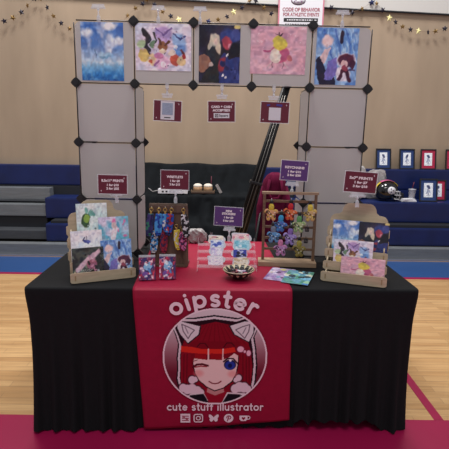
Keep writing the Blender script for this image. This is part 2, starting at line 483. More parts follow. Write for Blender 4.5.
def star_obj(parent, x, z, kind, seed):
    r = random.Random(seed)
    big = 1.15 if kind in 'lb' else 1.0
    R = 0.038 * big if kind != 'g' else 0.034
    rot = Matrix.Rotation(r.uniform(-0.5, 0.5), 4, 'Y') @ Matrix.Rotation(r.uniform(-0.7, 0.7), 4, 'Z')
    pts = []
    for k in range(10):
        a = PI / 2 + k * PI / 5; q = R if k % 2 == 0 else R * 0.48
        pts.append((q * math.cos(a), q * math.sin(a)))
    mb = MB()
    f = mb.bm.verts.new((0, -0.012, 0)); g = mb.bm.verts.new((0, 0.012, 0))
    ring = [mb.bm.verts.new((a, 0, b)) for a, b in pts]
    fs = []
    for k in range(10):
        fs.append(mb.bm.faces.new((f, ring[k], ring[(k + 1) % 10]))); fs.append(mb.bm.faces.new((g, ring[(k + 1) % 10], ring[k])))
    bmesh.ops.transform(mb.bm, matrix=rot, verts=mb.bm.verts[:])
    m = {'n': 'star_navy', 'g': 'star_gold', 'l': 'star_glint', 'b': 'star_blue', 'w': 'star_gold'}[kind]
    return mb.build('star', M[m], parent, (x, 0, z))
G1 = [(-2.9, 2.744, 'n'), (-2.74, 2.775, 'n'), (-2.63, 2.816, 'w'), (-2.52, 2.881, 'n'), (-2.44, 2.956, 'g'), (-2.35, 3.036, 'n'), (-2.28, 3.037, 'g'), (-2.2, 2.936, 'n'), (-2.13, 2.84, 'g'), (-2.04, 2.76, 'n'), (-1.94, 2.698, 'g'), (-1.82, 2.666, 'n'), (-1.7, 2.65, 'g'), (-1.58, 2.655, 'n'), (-1.46, 2.68, 'g')]
G2 = [(-1.35, 2.717, 'n'), (-1.22, 2.856, 'g'), (-1.12, 2.943, 'g'), (-1.03, 2.995, 'n'), (-0.98, 3.041, 'g'), (-0.89, 2.986, 'n'), (-0.79, 2.907, 'g'), (-0.69, 2.857, 'n'), (-0.59, 2.818, 'l'), (-0.46, 2.774, 'n'), (-0.35, 2.804, 'g'), (-0.23, 2.8, 'b'), (-0.11, 2.824, 'g'), (-0.0, 2.86, 'n'), (0.08, 2.912, 'l'), (0.18, 2.965, 'n'), (0.27, 3.045, 'g'), (0.35, 3.046, 'n'), (0.45, 2.968, 'g'), (0.54, 2.901, 'n')]
G3 = [(1.27, 2.978, 'n'), (1.39, 2.911, 'g'), (1.53, 2.924, 'n'), (1.65, 2.971, 'g'), (1.76, 3.041, 'b'), (1.82, 3.03, 'g'), (1.9, 2.957, 'n'), (1.99, 2.867, 'l'), (2.07, 2.822, 'n'), (2.16, 2.771, 'g'), (2.26, 2.738, 'n'), (2.36, 2.722, 'l'), (2.48, 2.711, 'n'), (2.57, 2.724, 'g'), (2.68, 2.755, 'n'), (2.81, 2.814, 'g')]
for gi, (G, lab) in enumerate([(G1, 'star garland hung on the wall left of the print rack'),
                               (G2, 'star garland hung on the wall above the print rack'),
                               (G3, 'star garland with two bright stars hung right of the wall poster')]):
    t = thing('star_garland', lab, 'garland', (0, 5.84, 0), group=None)
    MB().tube([(x, 0.012, z + 0.004) for x, z, k in G], 0.0014, 5).build('string', M['thread'], t)
    for i, (x, z, k) in enumerate(G): star_obj(t, x, z, k, gi * 100 + i)

# ------------------------------------------------------------------ things on the bleachers
def picture_frame(loc, rz, label, mt, size=(0.2, 0.262), group='framed art on the bleachers', seed=0):
    t = thing('picture_frame', label, 'picture frame', loc, (math.radians(-10), 0, rz), group)
    w, h = size; b = 0.014
    f = MB()
    f.box((0, 0, b / 2), (w, 0.016, b), bevel=0.002); f.box((0, 0, h - b / 2), (w, 0.016, b), bevel=0.002)
    f.box((-w / 2 + b / 2, 0, h / 2), (b, 0.016, h - 2 * b)); f.box((w / 2 - b / 2, 0, h / 2), (b, 0.016, h - 2 * b))
    f.build('frame', M['black'], t)
    MB().box((0, 0.003, h / 2), (w - 2 * b, 0.004, h - 2 * b)).build('mat_board', mt, t)
    a = Art(16, 24, (206, 214, 224)); r = random.Random(seed)
    a.line([(0.5, 0.2), (0.45, 0.5), (0.55, 0.8)], 0.07, (120, 130, 160)); a.ell(0.5, 0.72, 0.22, 0.12, (60, 70, 110), r.uniform(-40, 40))
    a.line([(0.3, 0.3), (0.5, 0.55), (0.7, 0.35)], 0.05, (130, 140, 168)); a.line([(0.3, 0.12), (0.7, 0.12)], 0.02, (150, 155, 170))
    art_slab('print', a, w * 0.50, h * 0.62, 0.001, M['print'], t, (0, 0.0003, h * 0.19))
    MB().prism([(0.008, 0.005), (0.010, h * 0.8), (0.085, -h * 0.03)], -0.02, 0.02, 'YZ').build('easel_back', M['black'], t)
    return t
mblue = mat('blue_mat_board', (26, 54, 108), 0.7, vary=0.3, scale=90); mred = mat('crimson_mat_board', (164, 28, 66), 0.7, vary=0.2, scale=90)
picture_frame((2.055, 5.795, 1.032), 0.06, 'blue matted picture frame beside the grey plastic bags, on bleacher top', mblue, seed=1)
picture_frame((2.36, 5.795, 1.032), 0.03, 'blue matted picture frame between another blue one and a crimson one', mblue, seed=2)
picture_frame((2.635, 5.795, 1.032), -0.02, 'crimson matted picture frame standing on the top bleacher tier', mred, seed=3)
picture_frame((2.96, 5.795, 1.032), 0.0, 'black edged picture frame cut off by the right picture border', mred, seed=6)
picture_frame((2.53, 5.47, 0.658), -0.03, 'blue matted picture frame on the lower tier beside the plastic cup', mblue, (0.22, 0.285), seed=4)
picture_frame((2.70, 5.58, 0.658), 0.0, 'crimson matted picture frame half hidden behind a blue one, lower tier', mred, (0.2, 0.262), seed=5)

def helmet():
    t = thing('football_helmet', 'black football helmet with yellow stripe on the right bleachers', 'helmet', (2.02, 5.515, 0.660), (0, 0, 0))
    mb = MB()
    def f(u, v):
        a = 2 * PI * u; b = -0.75 + v * (PI / 2 + 0.75)
        x = 0.142 * math.cos(b) * math.cos(a); y = 0.112 * math.cos(b) * math.sin(a); z = 0.115 + 0.13 * math.sin(b)
        if b < 0 and x > 0.04: z = max(z, 0.115 + 0.02 * 0); x = min(x, 0.10)
        return Vector((x, y, z))
    mb.grid(f, 36, 20, close_u=True)
    solidify(mb.build('shell', mat('glossy_black_shell', (14, 14, 16), 0.12, spec=0.7), t), 0.005, -1)
    s = MB()
    arc = [(0.146 * math.cos(a), 0.115 + 0.134 * math.sin(a)) for a in [0.5 + k * (PI - 0.3) / 16 for k in range(17)]]
    s.grid(lambda u, v: Vector((np.interp(u * 16, range(17), [p[0] for p in arc]), -0.022 + 0.044 * v, np.interp(u * 16, range(17), [p[1] for p in arc]))), 34, 4)
    solidify(s.build('stripe', mat('yellow_stripe', (216, 190, 36), 0.4), t), 0.004, 1)
    s2 = MB(); s2.grid(lambda u, v: Vector((0.146 * math.cos(1.0 + u * 1.2), -0.035 + 0.07 * v, 0.119 + 0.134 * math.sin(1.0 + u * 1.2))), 14, 4)
    solidify(s2.build('crown_patch', mat('pink_patch', (196, 90, 140), 0.5), t), 0.004, 1)
    d = MB(); d.lathe([(0.046, -0.124), (0.046, -0.09)], (0.02, 0, 0.138), 24, 'Y'); d.build('emblem', M['white_card'], t)
    d = MB()
    for (a, b) in [(0.01, 0.160), (0.037, 0.140), (0.013, 0.120)]:
        d.prism([(a - .009, b), (a, b + .009), (a + .009, b), (a, b - .009)], -0.1262, -0.124)
    d.build('emblem_marks', M['rod'], t)
    g = MB(); wht = mat('grey_facemask', (190, 190, 194), 0.35)
    for z, k in [(0.13, 0.0), (0.085, 0.01), (0.035, -0.01)]:
        g.tube([(0.06, -0.108, z), (0.12, -0.095, z - 0.01), (0.160 + k, -0.03, z - 0.018), (0.160 + k, 0.03, z - 0.018), (0.12, 0.095, z - 0.01), (0.06, 0.108, z)], 0.006, 6)
    for y in (-0.045, 0.045): g.tube([(0.148, y, 0.118), (0.152, y, 0.06), (0.142, y, 0.02)], 0.006, 6)
    g.build('facemask', wht, t)
helmet()

def crumple(name, label, cat, loc, size, m, seed, group=None):
    mb = MB(); r = random.Random(seed); ph = [r.uniform(0, 6) for _ in range(8)]
    def f(u, v):
        a = 2 * PI * u; b = -PI / 2 + PI * v
        n = 1 + 0.13 * math.sin(3 * a + ph[0] + 2 * b) + 0.1 * math.sin(5 * a + ph[1] - 3 * b) + 0.07 * math.sin(9 * a + 7 * b + ph[2])
        if v in (0, 1): n = 1
        cb = math.copysign(abs(math.cos(b)) ** 0.6, 1); sb = math.copysign(abs(math.sin(b)) ** 0.7, math.sin(b))
        return Vector((size[0] / 2 * cb * math.cos(a) * n, size[1] / 2 * cb * math.sin(a) * n, max(0.001, size[2] / 2 * (1 + sb * (0.8 + 0.2 * n)))))
    mb.grid(f, 36, 18, close_u=True)
    for fc in mb.bm.faces: fc.smooth = False
    bmesh.ops.remove_doubles(mb.bm, verts=mb.bm.verts[:], dist=0.0004)
    o = mb.build(name, m, None, loc)
    return tag(o, label, cat, group)
crumple('plastic_bag', 'pale grey crumpled plastic bag on the tier behind the 5x7 sign', 'plastic bag', (1.925, 5.672, 0.658), (0.27, 0.075, 0.37), M['bag'], 2)
crumple('plastic_bag', 'tall grey plastic bag beside the right rack tower on bleachers', 'plastic bag', (1.69, 5.60, 0.658), (0.15, 0.12, 0.42), M['bag'], 4)
crumple('plastic_bag', 'crumpled white plastic bag on the back table edge behind the sticker riser', 'plastic bag', (-0.185, 2.865, 0.745), (0.125, 0.07, 0.095), M['bag'], 9)

cup = thing('drink_cup', 'clear plastic cup with dark straw on the lower bleacher tier', 'cup', (2.345, 5.53, 0.658))
MB().lathe([(0.034, 0), (0.043, 0.14), (0.047, 0.14), (0.047, 0.147), (0.0, 0.155)], n=20).build('cup_body', mat('frosted_cup', (190, 190, 198), 0.2, alpha=0.6), cup)
MB().tube([(0, 0, 0.156), (0.015, 0, 0.235)], 0.005, 6).build('straw', M['maroon_card'], cup)
pp = MB()
for k in range(3): pp.box((0.0, 0, 0.006 + 0.011 * k), (0.19 - 0.02 * k, 0.09, 0.01), Euler((0, 0, 0.1 * k)).to_matrix())
tag(pp.build('paper_pile', M['white_card'], None, (2.28, 5.48, 0.658)), 'low pile of white papers beside the clear cup on bleachers', 'papers')
bg = MB(); bg.box((0, 0, 0.045), (0.11, 0.1, 0.09), bevel=0.02)
tag(bg.build('black_pouch', M['black'], None, (2.215, 5.63, 0.658)), 'small black pouch right of the football helmet', 'pouch')

# paper and snacks on the drape
pw = MB(); pw.box((0, 0, 0.028), (0.30, 0.12, 0.056), bevel=0.006)
pw.box((0.13, 0, 0.045), (0.16, 0.1, 0.08), Euler((0, 0.12, 0.1)).to_matrix(), bevel=0.006)
ps = thing('power_strip', 'white power strip with cable on the drape behind wristlet sign', 'power strip', (-0.665, 5.43, 0.728))
pw.build('strip_body', M['white_card'], ps)
for k in range(4): MB().box((-0.09 + k * 0.045, -0.0605, 0.028), (0.024, 0.003, 0.018)).build('socket', M['rod'], ps)
MB().tube([(-0.12, 0, 0.015), (-0.17, 0.0, 0.03), (-0.22, -0.03, 0.02), (-0.25, -0.04, 0.05), (-0.27, -0.03, 0.06)], 0.006, 6).build('cable', M['bag'], ps)

tr = thing('snack_tray', 'dark snack tray on the black drape holding two pastry cups', 'tray', (-0.27, 5.47, 0.728))
MB().box((0, 0, 0.012), (0.29, 0.14, 0.018), bevel=0.004).build('tray_base', mat('brown_tray', (70, 52, 44), 0.6), tr)
rm = MB()
for y in (-0.066, 0.066): rm.box((0, y, 0.03), (0.29, 0.008, 0.02))
for x in (-0.141, 0.141): rm.box((x, 0, 0.03), (0.008, 0.124, 0.02))
rm.build('rim', mat('tray_rim', (110, 90, 72), 0.6), tr)
tan = mat('tan_pastry', (176, 140, 104), 0.8, vary=0.2, scale=60); crm = mat('whipped_top', (224, 214, 200), 0.7)
for x, lab in ((-0.065, 'cream topped pastry cup nearest the wristlet sign, on snack tray'), (0.062, 'cream topped pastry cup with straw behind it, on snack tray')):
    c = thing('pastry_cup', lab, 'pastry', (-0.27 + x, 5.47, 0.750), group='pastry cups on the snack tray')
    MB().lathe([(0.045, 0), (0.056, 0.01), (0.056, 0.05), (0.05, 0.058)], n=20).build('cup_base', tan, c)
    MB().ball((0, 0, 0.068), (0.055, 0.055, 0.03)).build('cream_top', crm, c)
st = MB(); st.tube([(-0.175, 5.56, 0.735), (-0.17, 5.565, 0.93)], 0.005, 6)
tag(st.build('drinking_straw', M['maroon_card']), 'thin dark straw rising behind the pastry cups', 'straw')
fk = MB(); fk.box((0, 0, 0.05), (0.035, 0.02, 0.12), Euler((0, -0.5, 0)).to_matrix(), bevel=0.005)
tag(fk.build('cutlery_packet', M['bag'], None, (-0.075, 5.44, 0.737)), 'white cutlery packet leaning beside the snack tray', 'packet')

# ------------------------------------------------------------------ leaning poles, chair, jacket behind the table
pl = thing('folded_stand', 'folded black metal stand leaning behind the maroon jacket', 'stand', (0.28, 4.2, 0.0))
def pole_x(z, k): # bars fan slightly towards the floor
    return (0.56 - 0.28) - (1.92 - z) * (0.285 + 0.0) + k * (0.013 + (1.92 - z) * 0.009)
for k in range(5):
    p = MB(); top = 1.93 - 0.015 * abs(k - 2)
    p.tube([(pole_x(0.0, k - 2) , 0.02 * k - 0.04, 0.012), (pole_x(1.0, k - 2), 0.02 * k - 0.04, 1.0), (pole_x(top, k - 2), 0.012 * k - 0.024, top)], 0.014, 8)
    p.build('leg', M['steel_bar'], pl)
for k in (0.6, -0.9):
    MB().tube([(pole_x(0.05, k), -0.055, 0.05), (pole_x(1.8, k), -0.045, 1.8)], 0.004, 6).build('edge_strip', M['grey_strip'], pl)
MB().box((pole_x(1.9, 0), 0, 1.9), (0.07, 0.07, 0.06), bevel=0.01).build('top_bracket', M['steel_bar'], pl)
MB().box((pole_x(1.0, 0), -0.002, 1.0), (0.13, 0.11, 0.03), Euler((0, 0.28, 0)).to_matrix(), bevel=0.008).build('strap', M['black'], pl)

chr_ = thing('folding_chair', 'dark folding chair behind the table under the maroon jacket', 'chair', (0.42, 3.42, 0.0))
MB().box((0, -0.04, 0.44), (0.40, 0.38, 0.025), bevel=0.01).build('seat', M['black'], chr_)
MB().box((0, 0.18, 0.93), (0.20, 0.02, 0.22), Euler((-0.08, 0, 0)).to_matrix(), bevel=0.008).build('backrest', M['black'], chr_)
for sx in (-1, 1):
    MB().tube([(sx * 0.20, -0.24, 0.012), (sx * 0.19, 0.02, 0.50), (sx * 0.09, 0.19, 1.02)], 0.012, 8).build('leg', M['steel_bar'], chr_)
    MB().tube([(sx * 0.17, 0.27, 0.012), (sx * 0.17, -0.14, 0.42)], 0.012, 8).build('leg', M['steel_bar'], chr_)

def jacket():
    t = thing('hooded_jacket', 'maroon hooded jacket hung over the chair back behind the table', 'jacket', (0.405, 3.60, 0.02))
    mb = MB()
    def f(u, v):
        a = 2 * PI * u
        z = 1.135 - v * 0.63
        w = np.interp(v, [0, 0.03, 0.1, 0.25, 0.5, 0.8, 1], [0.03, 0.06, 0.088, 0.108, 0.118, 0.12, 0.12])
        d = np.interp(v, [0, 0.03, 0.1, 0.3, 1], [0.02, 0.05, 0.07, 0.075, 0.06])
        fold = 1 + 0.10 * math.sin(7 * a + 3 * v) * min(1, v * 3) + 0.05 * math.sin(13 * a)
        return Vector((w * math.cos(a) * (1 + 0.3 * (fold - 1)) - 0.02 * v, d * math.sin(a) * fold, z))
    mb.grid(f, 48, 30, close_u=True)
    solidify(mb.build('body', M['jacket'], t), 0.006, -1)
    h = MB(); h.tube([(-0.045, -0.055, 1.08), (-0.065, -0.078, 1.0), (-0.035, -0.088, 0.93), (0.025, -0.086, 0.935), (0.055, -0.078, 1.0), (0.045, -0.055, 1.08)], 0.013, 8)
    h.build('hood_rim', M['jacket'], t)
    for sx in (-1, 1):
        MB().tube([(sx * 0.085, 0.0, 1.02), (sx * 0.115, -0.03, 0.86), (sx * 0.11 - 0.01, -0.04, 0.68), (sx * 0.105 - 0.02, -0.03, 0.52)], 0.03, 10, taper=[0.7, 1, 1, 0.8]).build('sleeve', M['jacket'], t)
jacket()
bp = MB(); bp.box((0, 0, 0.2), (0.2, 0.2, 0.4), bevel=0.04)
bk = thing('backpack', 'black bag with white label standing beside the chair', 'bag', (0.085, 3.22, 0.0))
bp.build('body', M['black'], bk); MB().box((0.02, -0.101, 0.33), (0.07, 0.004, 0.04)).build('label_tag', M['white_card'], bk)
MB().tube([(-0.05, 0, 0.4), (-0.04, 0, 0.45), (0.04, 0, 0.45), (0.05, 0, 0.4)], 0.008, 6).build('handle', M['black'], bk)

# ================================================================== TABLE
TY = 0.0195; T0 = (0, 1.9814, 0); TROT = (0, 0, TY)
def TW(x, y, z=0):  # table frame to room
    return (T0[0] + x * math.cos(TY) - y * math.sin(TY), T0[1] + x * math.sin(TY) + y * math.cos(TY), z)
TD = 0.95; TH = 0.742
def tablecloth():
    mb = MB(); W = 0.945; R = 0.035
    # perimeter of the table top, anticlockwise from the front left corner
    per = []
    def arc(cx, cy, a0, a1, n=8):
        for k in range(n + 1):
            a = a0 + (a1 - a0) * k / n; per.append((cx + R * math.cos(a), cy + R * math.sin(a), math.cos(a), math.sin(a)))
    def seg(x0, y0, x1, y1, nx, ny, n):
        for k in range(1, n): per.append((x0 + (x1 - x0) * k / n, y0 + (y1 - y0) * k / n, nx, ny))
    arc(-W + R, R, -PI, -PI / 2); seg(-W + R, 0, W - R, 0, 0, -1, 330)
    arc(W - R, R, -PI / 2, 0); seg(W, R, W, TD - R, 1, 0, 110)
    arc(W - R, TD - R, 0, PI / 2); seg(W - R, TD, -W + R, TD, 0, 1, 120)
    arc(-W + R, TD - R, PI / 2, PI); seg(-W, TD - R, -W, R, -1, 0, 110)
    rows = [TH, TH - 0.002, TH - 0.008, TH - 0.018, TH - 0.04, 0.68, 0.64, 0.60, 0.55, 0.5, 0.45, 0.4, 0.35, 0.3, 0.25, 0.2, 0.16, 0.12, 0.08, 0.05, 0.025, 0.0]
    ph = 0.0; rr = random.Random(4)
    G = []
    for i, (x, y, nx, ny) in enumerate(per):
        front = ny < -0.7; side = abs(nx) > 0.7
        s = x if (front or ny > 0.7) else (y * 1.0 + 3)
        wave = math.sin(s * 82 + 1.3 * math.sin(s * 11)) * 0.7 + 0.3 * math.sin(s * 131 + 2)
        under = front and -0.42 < x < 0.36
        if front:
            hem = 0.010 + 0.006 * math.sin(s * 82 + 1.3 * math.sin(s * 11))
            if 0.36 < x < 0.76: hem = 0.055 + 0.012 * math.sin(s * 82)
            if 0.76 <= x < 0.80: hem = 0.055 - (x - 0.76) / 0.04 * 0.047
            if x >= 0.80: hem = 0.006
        elif side: hem = 0.012 + 0.006 * math.sin(s * 60)
        else: hem = 0.01
        col = []
        for j, z in enumerate(rows):
            zz = TH - (TH - z) * (TH - hem) / TH
            t = max(0, (0.60 - zz) / 0.6)
            amp = 0.0 if under else (0.022 * t ** 0.8)
            lip = [-0.012, -0.005, -0.001, 0.0, 0.0][j] if j < 5 else 0.0
            d = lip + wave * amp
            if side: d += -0.012 * min(1, max(0, (0.70 - zz) / 0.12)) - 0.004 + wave * amp * 0.3
            elif not under: d += -0.004 + 0.030 * t * t
            else: d += -0.003
            xo = x + nx * d; yo = y + ny * d
            if abs(x) > W - R - 1e-6 and not side:  # corners follow the sides in
                xo -= math.copysign(0.010, x) * min(1, max(0, (0.70 - zz) / 0.12))
            elif front and abs(x) > 0.78:
                q = (abs(x) - 0.78) / (W - R - 0.78)
                xo -= math.copysign(0.010 * q, x) * min(1, max(0, (0.70 - zz) / 0.12))
            col.append(mb.bm.verts.new((xo, yo, zz)))
        G.append(col)
    n = len(G); fs = []
    for i in range(n):
        A, B = G[i], G[(i + 1) % n]
        for j in range(len(rows) - 1): fs.append(mb.bm.faces.new((A[j], A[j + 1], B[j + 1], B[j])))
    fs.append(mb.bm.faces.new([c[0] for c in G]))
    mb._fin(fs, True); fs[-1].smooth = False
    o = mb.build('tablecloth', M['black_cloth'], None, T0, TROT)
    return tag(o, 'black stretch tablecloth covering the whole vendor table down to the floor', 'tablecloth')
tablecloth()

def runner():
    pts = [(0.93, TH + 0.003), (0.7, TH + 0.003), (0.512, TH + 0.003), (0.40, TH + 0.003), (0.25, TH + 0.003), (0.12, TH + 0.003), (0.03, TH + 0.003), (0.008, TH + 0.001), (-0.004, TH - 0.006), (-0.008, TH - 0.02)]
    for z in (0.70, 0.6, 0.5, 0.4, 0.3, 0.2, 0.1, 0.03): pts.append((-0.012 - 0.010 * (0.72 - z), z))
    yy = [p[0] for p in pts]; zz = [p[1] for p in pts]; N = len(pts)
    mb = MB()
    def f(u, v):
        t = v * (N - 1); y = float(np.interp(t, range(N), yy)); z = float(np.interp(t, range(N), zz))
        xl = -0.452 + 0.027 * min(1, (0.93 - y) / 0.93) if z > TH else -0.425 + 0.042 * (TH - z) / TH
        xr = 0.295 + 0.03 * min(1, (0.93 - y) / 0.93) if z > TH else 0.325 + 0.012 * (TH - z) / TH
        x = xl + (xr - xl) * u
        if z < 0.15: z = z + (0.15 - z) / 0.15 * 0.045 * (u ** 2) - (0.15 - z) / 0.15 * 0.018 * (1 - u)
        y -= 0.004 * math.sin(u * 14 + 1) * max(0, (0.5 - z)) * (1 if z < 0.5 else 0)
        return Vector((x, y, max(z, 0.006)))
    mb.grid(f, 50, 90)
    o = mb.build('table_runner', M['red_cloth'], None, T0, TROT)
    solidify(o, 0.0012, 0)
    tag(o, 'crimson table runner with pale logo hanging over the front of table', 'table runner')
    return o
run = runner()

# emblem on the runner: drawn in its own coordinates (X right, Y down, circle about 204,212)
def E(X, Y): return ((X - 204) / 219.4 * 0.5 + 0.5, -(Y - 212) / 187 * 0.5 + 0.5)
def EP(l): return [E(*p) for p in l]
em = Art(230, 230, (176, 150, 160), 1.0, 0)
em.vgrad([(0, (80, 14, 34)), (0.35, (110, 30, 48)), (0.62, (168, 124, 134)), (0.85, (204, 186, 194)), (1, (214, 200, 206))])
hair = [(66, 335), (56, 290), (60, 250), (58, 215), (64, 165), (52, 130), (40, 105), (42, 66), (75, 76), (120, 76), (200, 66), (290, 76), (335, 62), (366, 70), (368, 105), (352, 140), (360, 180), (366, 240), (362, 300), (352, 345), (300, 362), (250, 372), (150, 372), (85, 358)]
cx, cy = 204, 220
def sc(l, k, dy=0): return [(cx + (a - cx) * k, cy + (b - cy) * k + dy) for a, b in l]
em.poly(EP(sc(hair, 1.10)), (28, 18, 28)); em.poly(EP(sc(hair, 1.06)), (216, 200, 208))
em.poly(EP(sc(hair, 1.005)), (40, 14, 26))
em.poly(EP([(60, 345), (60, 250), (62, 190), (80, 130), (120, 95), (205, 76), (290, 92), (330, 125), (352, 185), (362, 250), (354, 340), (300, 352), (110, 352)]), (132, 14, 34))
for x in range(70, 350, 26): em.line(EP([(204 + (x - 204) * .4, 85), (x, 160)]), 0.004, (104, 8, 26), 0.6)
for x in (75, 88, 320, 334, 346): em.line(EP([(x, 200), (x + (4 if x > 200 else -4), 330)]), 0.005, (92, 8, 24), 0.8)
# tufts
for (x, y, r) in [(70, 332, 14), (88, 338, 16), (108, 336, 17), (130, 344, 16), (145, 350, 12), (108, 300, 13), (122, 298, 9), (290, 335, 15), (308, 328, 17), (328, 330, 17), (345, 336, 12), (304, 292, 11), (292, 300, 8)]:
    a, b = E(x, y); em.ell(a, b, (r * 1.2 + 4) / 439, (r * 1.2 + 4) / 374, (60, 20, 34), soft=0.2); 
for (x, y, r) in [(70, 332, 14), (88, 338, 16), (108, 336, 17), (130, 344, 16), (145, 350, 12), (108, 300, 13), (122, 298, 9), (290, 335, 15), (308, 328, 17), (328, 330, 17), (345, 336, 12), (304, 292, 11), (292, 300, 8)]:
    a, b = E(x, y); em.ell(a, b, r * 1.2 / 439, r * 1.2 / 374, (222, 196, 208), soft=0.2)
# shoulders, neck, collar
em.poly(EP([(60, 420), (100, 362), (165, 352), (180, 420)]), (24, 18, 28)); em.poly(EP([(350, 420), (325, 362), (250, 350), (230, 420)]), (24, 18, 28))
em.line(EP([(100, 358), (158, 352), (185, 392)]), 0.008, (216, 200, 208)); em.line(EP([(330, 355), (258, 352), (232, 392)]), 0.008, (216, 200, 208))
em.poly(EP([(158, 352), (185, 400), (230, 400), (256, 350), (240, 330), (170, 330)]), (146, 16, 40))
em.poly(EP([(175, 325), (170, 348), (205, 362), (244, 348), (240, 325)]), (188, 130, 130))
# face
em.poly(EP([(108, 185), (110, 235), (118, 275), (135, 303), (168, 330), (204, 346), (242, 334), (278, 308), (296, 275), (304, 235), (304, 185)]), (38, 14, 24))
em.poly(EP([(113, 185), (114, 235), (122, 273), (138, 300), (170, 326), (204, 341), (240, 330), (275, 305), (292, 273), (299, 235), (299, 185)]), (230, 196, 194))
a, b = E(136, 274); em.ell(a, b, 0.045, 0.035, (224, 142, 142), soft=0.8, a=0.7); a, b = E(278, 276); em.ell(a, b, 0.045, 0.035, (224, 142, 142), soft=0.8, a=0.7)
# fringe
em.poly(EP([(100, 150), (310, 150), (312, 232), (300, 205), (284, 196), (262, 212), (240, 220), (238, 186), (234, 222), (180, 220), (177, 186), (172, 222), (118, 216), (104, 250)]), (122, 12, 30))
em.poly(EP([(62, 168), (110, 172), (150, 180), (230, 180), (284, 172), (290, 190), (230, 200), (150, 200), (62, 190)]), (206, 42, 34))
for xs in [(120, 168), (184, 230)]:
    em.poly(EP([(xs[0], 196), (xs[1], 198), (xs[1], 220), (xs[0], 217)]), (150, 16, 28))
em.line(EP([(130, 170), (142, 158), (162, 158), (174, 172)]), 0.005, (70, 10, 22)); em.line(EP([(240, 172), (252, 156), (272, 156), (284, 168)]), 0.005, (70, 10, 22))
em.line(EP([(176, 180), (176, 220)]), 0.006, (230, 196, 194)); em.line(EP([(237, 180), (236, 222)]), 0.006, (230, 196, 194))
# eyes, mouth
em.line(EP([(112, 250), (128, 240), (150, 238), (174, 244)]), 0.010, (80, 14, 28)); em.line(EP([(122, 250), (145, 246), (168, 248)]), 0.006, (150, 40, 50))
em.line(EP([(110, 228), (130, 222)]), 0.004, (110, 30, 40))
a, b = E(267, 240); em.ell(a, b, 0.058, 0.054, (24, 18, 50), soft=0.15); em.ell(a, b - 0.006, 0.049, 0.045, (44, 56, 150), soft=0.2)
em.ell(a, b - 0.01, 0.02, 0.024, (24, 26, 80), soft=0.2); a, b = E(268, 222); em.ell(a, b, 0.013, 0.016, (244, 240, 246), soft=0.3)
em.line(EP([(240, 228), (256, 216), (280, 216), (302, 238)]), 0.007, (40, 12, 26))
em.line(EP([(180, 306), (192, 313), (205, 315), (220, 312), (230, 305)]), 0.006, (120, 30, 44))
# hair clips
for (x, y, rx, ry) in [(310, 180, 14, 11), (328, 189, 5, 5), (344, 195, 9, 11)]:
    a, b = E(x, y); em.ell(a, b, (rx + 3) / 439, (ry + 3) / 374, (120, 30, 60), soft=0.15); em.ell(a, b, rx / 439, ry / 374, (232, 176, 196), soft=0.15)
# ears
for L in ([(46, 68), (84, 78), (146, 92), (140, 125), (92, 162), (60, 128), (44, 100)], [(362, 70), (322, 72), (258, 90), (280, 125), (345, 156), (364, 120), (366, 90)]):
    em.poly(EP(L), (40, 30, 40))
    mx = sum(p[0] for p in L) / len(L); my = sum(p[1] for p in L) / len(L)
    em.poly(EP([(mx + (a - mx) * .9, my + (b - my) * .9) for a, b in L]), (216, 206, 212))
em.line(EP([(66, 86), (72, 112), (92, 140), (104, 122), (118, 108), (92, 96), (66, 86)]), 0.005, (110, 96, 108)); em.line(EP([(80, 96), (92, 120)]), 0.005, (140, 128, 140))
em.line(EP([(346, 86), (342, 112), (326, 138), (308, 122), (288, 106), (316, 94), (346, 86)]), 0.005, (110, 96, 108)); em.line(EP([(330, 98), (318, 120)]), 0.005, (140, 128, 140))
RR = np.hypot(em.U - 0.5, em.V - 0.5) * 2
em.mix((RR > 0.965) * 1.0, (232, 208, 218))
eo = art_slab('emblem', em, 0.505, 0.505, 0.001, M['print_cloth'], run, (-0.036, -0.0222, 0.405), centre=True, disc=True)

# rounded stroke lettering (monoline) for the runner
def arcp(cx, cy, rx, ry, a0, a1, n=14): return [(cx + rx * math.cos(math.radians(a0 + (a1 - a0) * k / n)), cy + ry * math.sin(math.radians(a0 + (a1 - a0) * k / n))) for k in range(n + 1)]
GL = {  # strokes in x-height units, advance width
    'o': ([arcp(.5, .5, .43, .43, 0, 360, 24)], 1.12), 'i': ([[(.12, .05), (.12, .93)], [(.12, 1.32), (.121, 1.325)]], .36),
    'p': ([[(.1, -.45), (.1, .95)], arcp(.52, .5, .42, .43, 0, 360, 24)], 1.12),
    's': ([arcp(.38, .72, .28, .22, 40, 215, 10) + arcp(.38, .28, .30, .22, 90, -140, 10)], .86),
    't': ([[(.25, 1.35), (.25, .25)] + arcp(.43, .25, .18, .2, 180, 280, 6), [(.02, .93), (.5, .93)]], .64),
    'e': ([[(.1, .52), (.88, .52)] + arcp(.5, .5, .40, .43, 5, 320, 20)], 1.05), 'r': ([[(.1, .05), (.1, .95)], [(.1, .55)] + arcp(.42, .55, .32, .38, 165, 60, 8)], .70),
    'c': ([arcp(.5, .5, .42, .43, 50, 310, 18)], .98), 'u': ([[(.08, .95), (.08, .42)] + arcp(.42, .42, .34, .36, 180, 360, 10) + [(.76, .95)], [(.76, .5), (.76, .05)]], .98),
    'f': ([arcp(.45, 1.12, .22, .25, 60, 180, 6) + [(.23, .05)], [(.02, .9), (.48, .9)]], .60), 'l': ([[(.12, .05), (.12, 1.4)]], .34),
    'a': ([arcp(.48, .5, .40, .43, 0, 360, 24), [(.88, .95), (.88, .05)]], 1.08), ' ': ([], .55)}
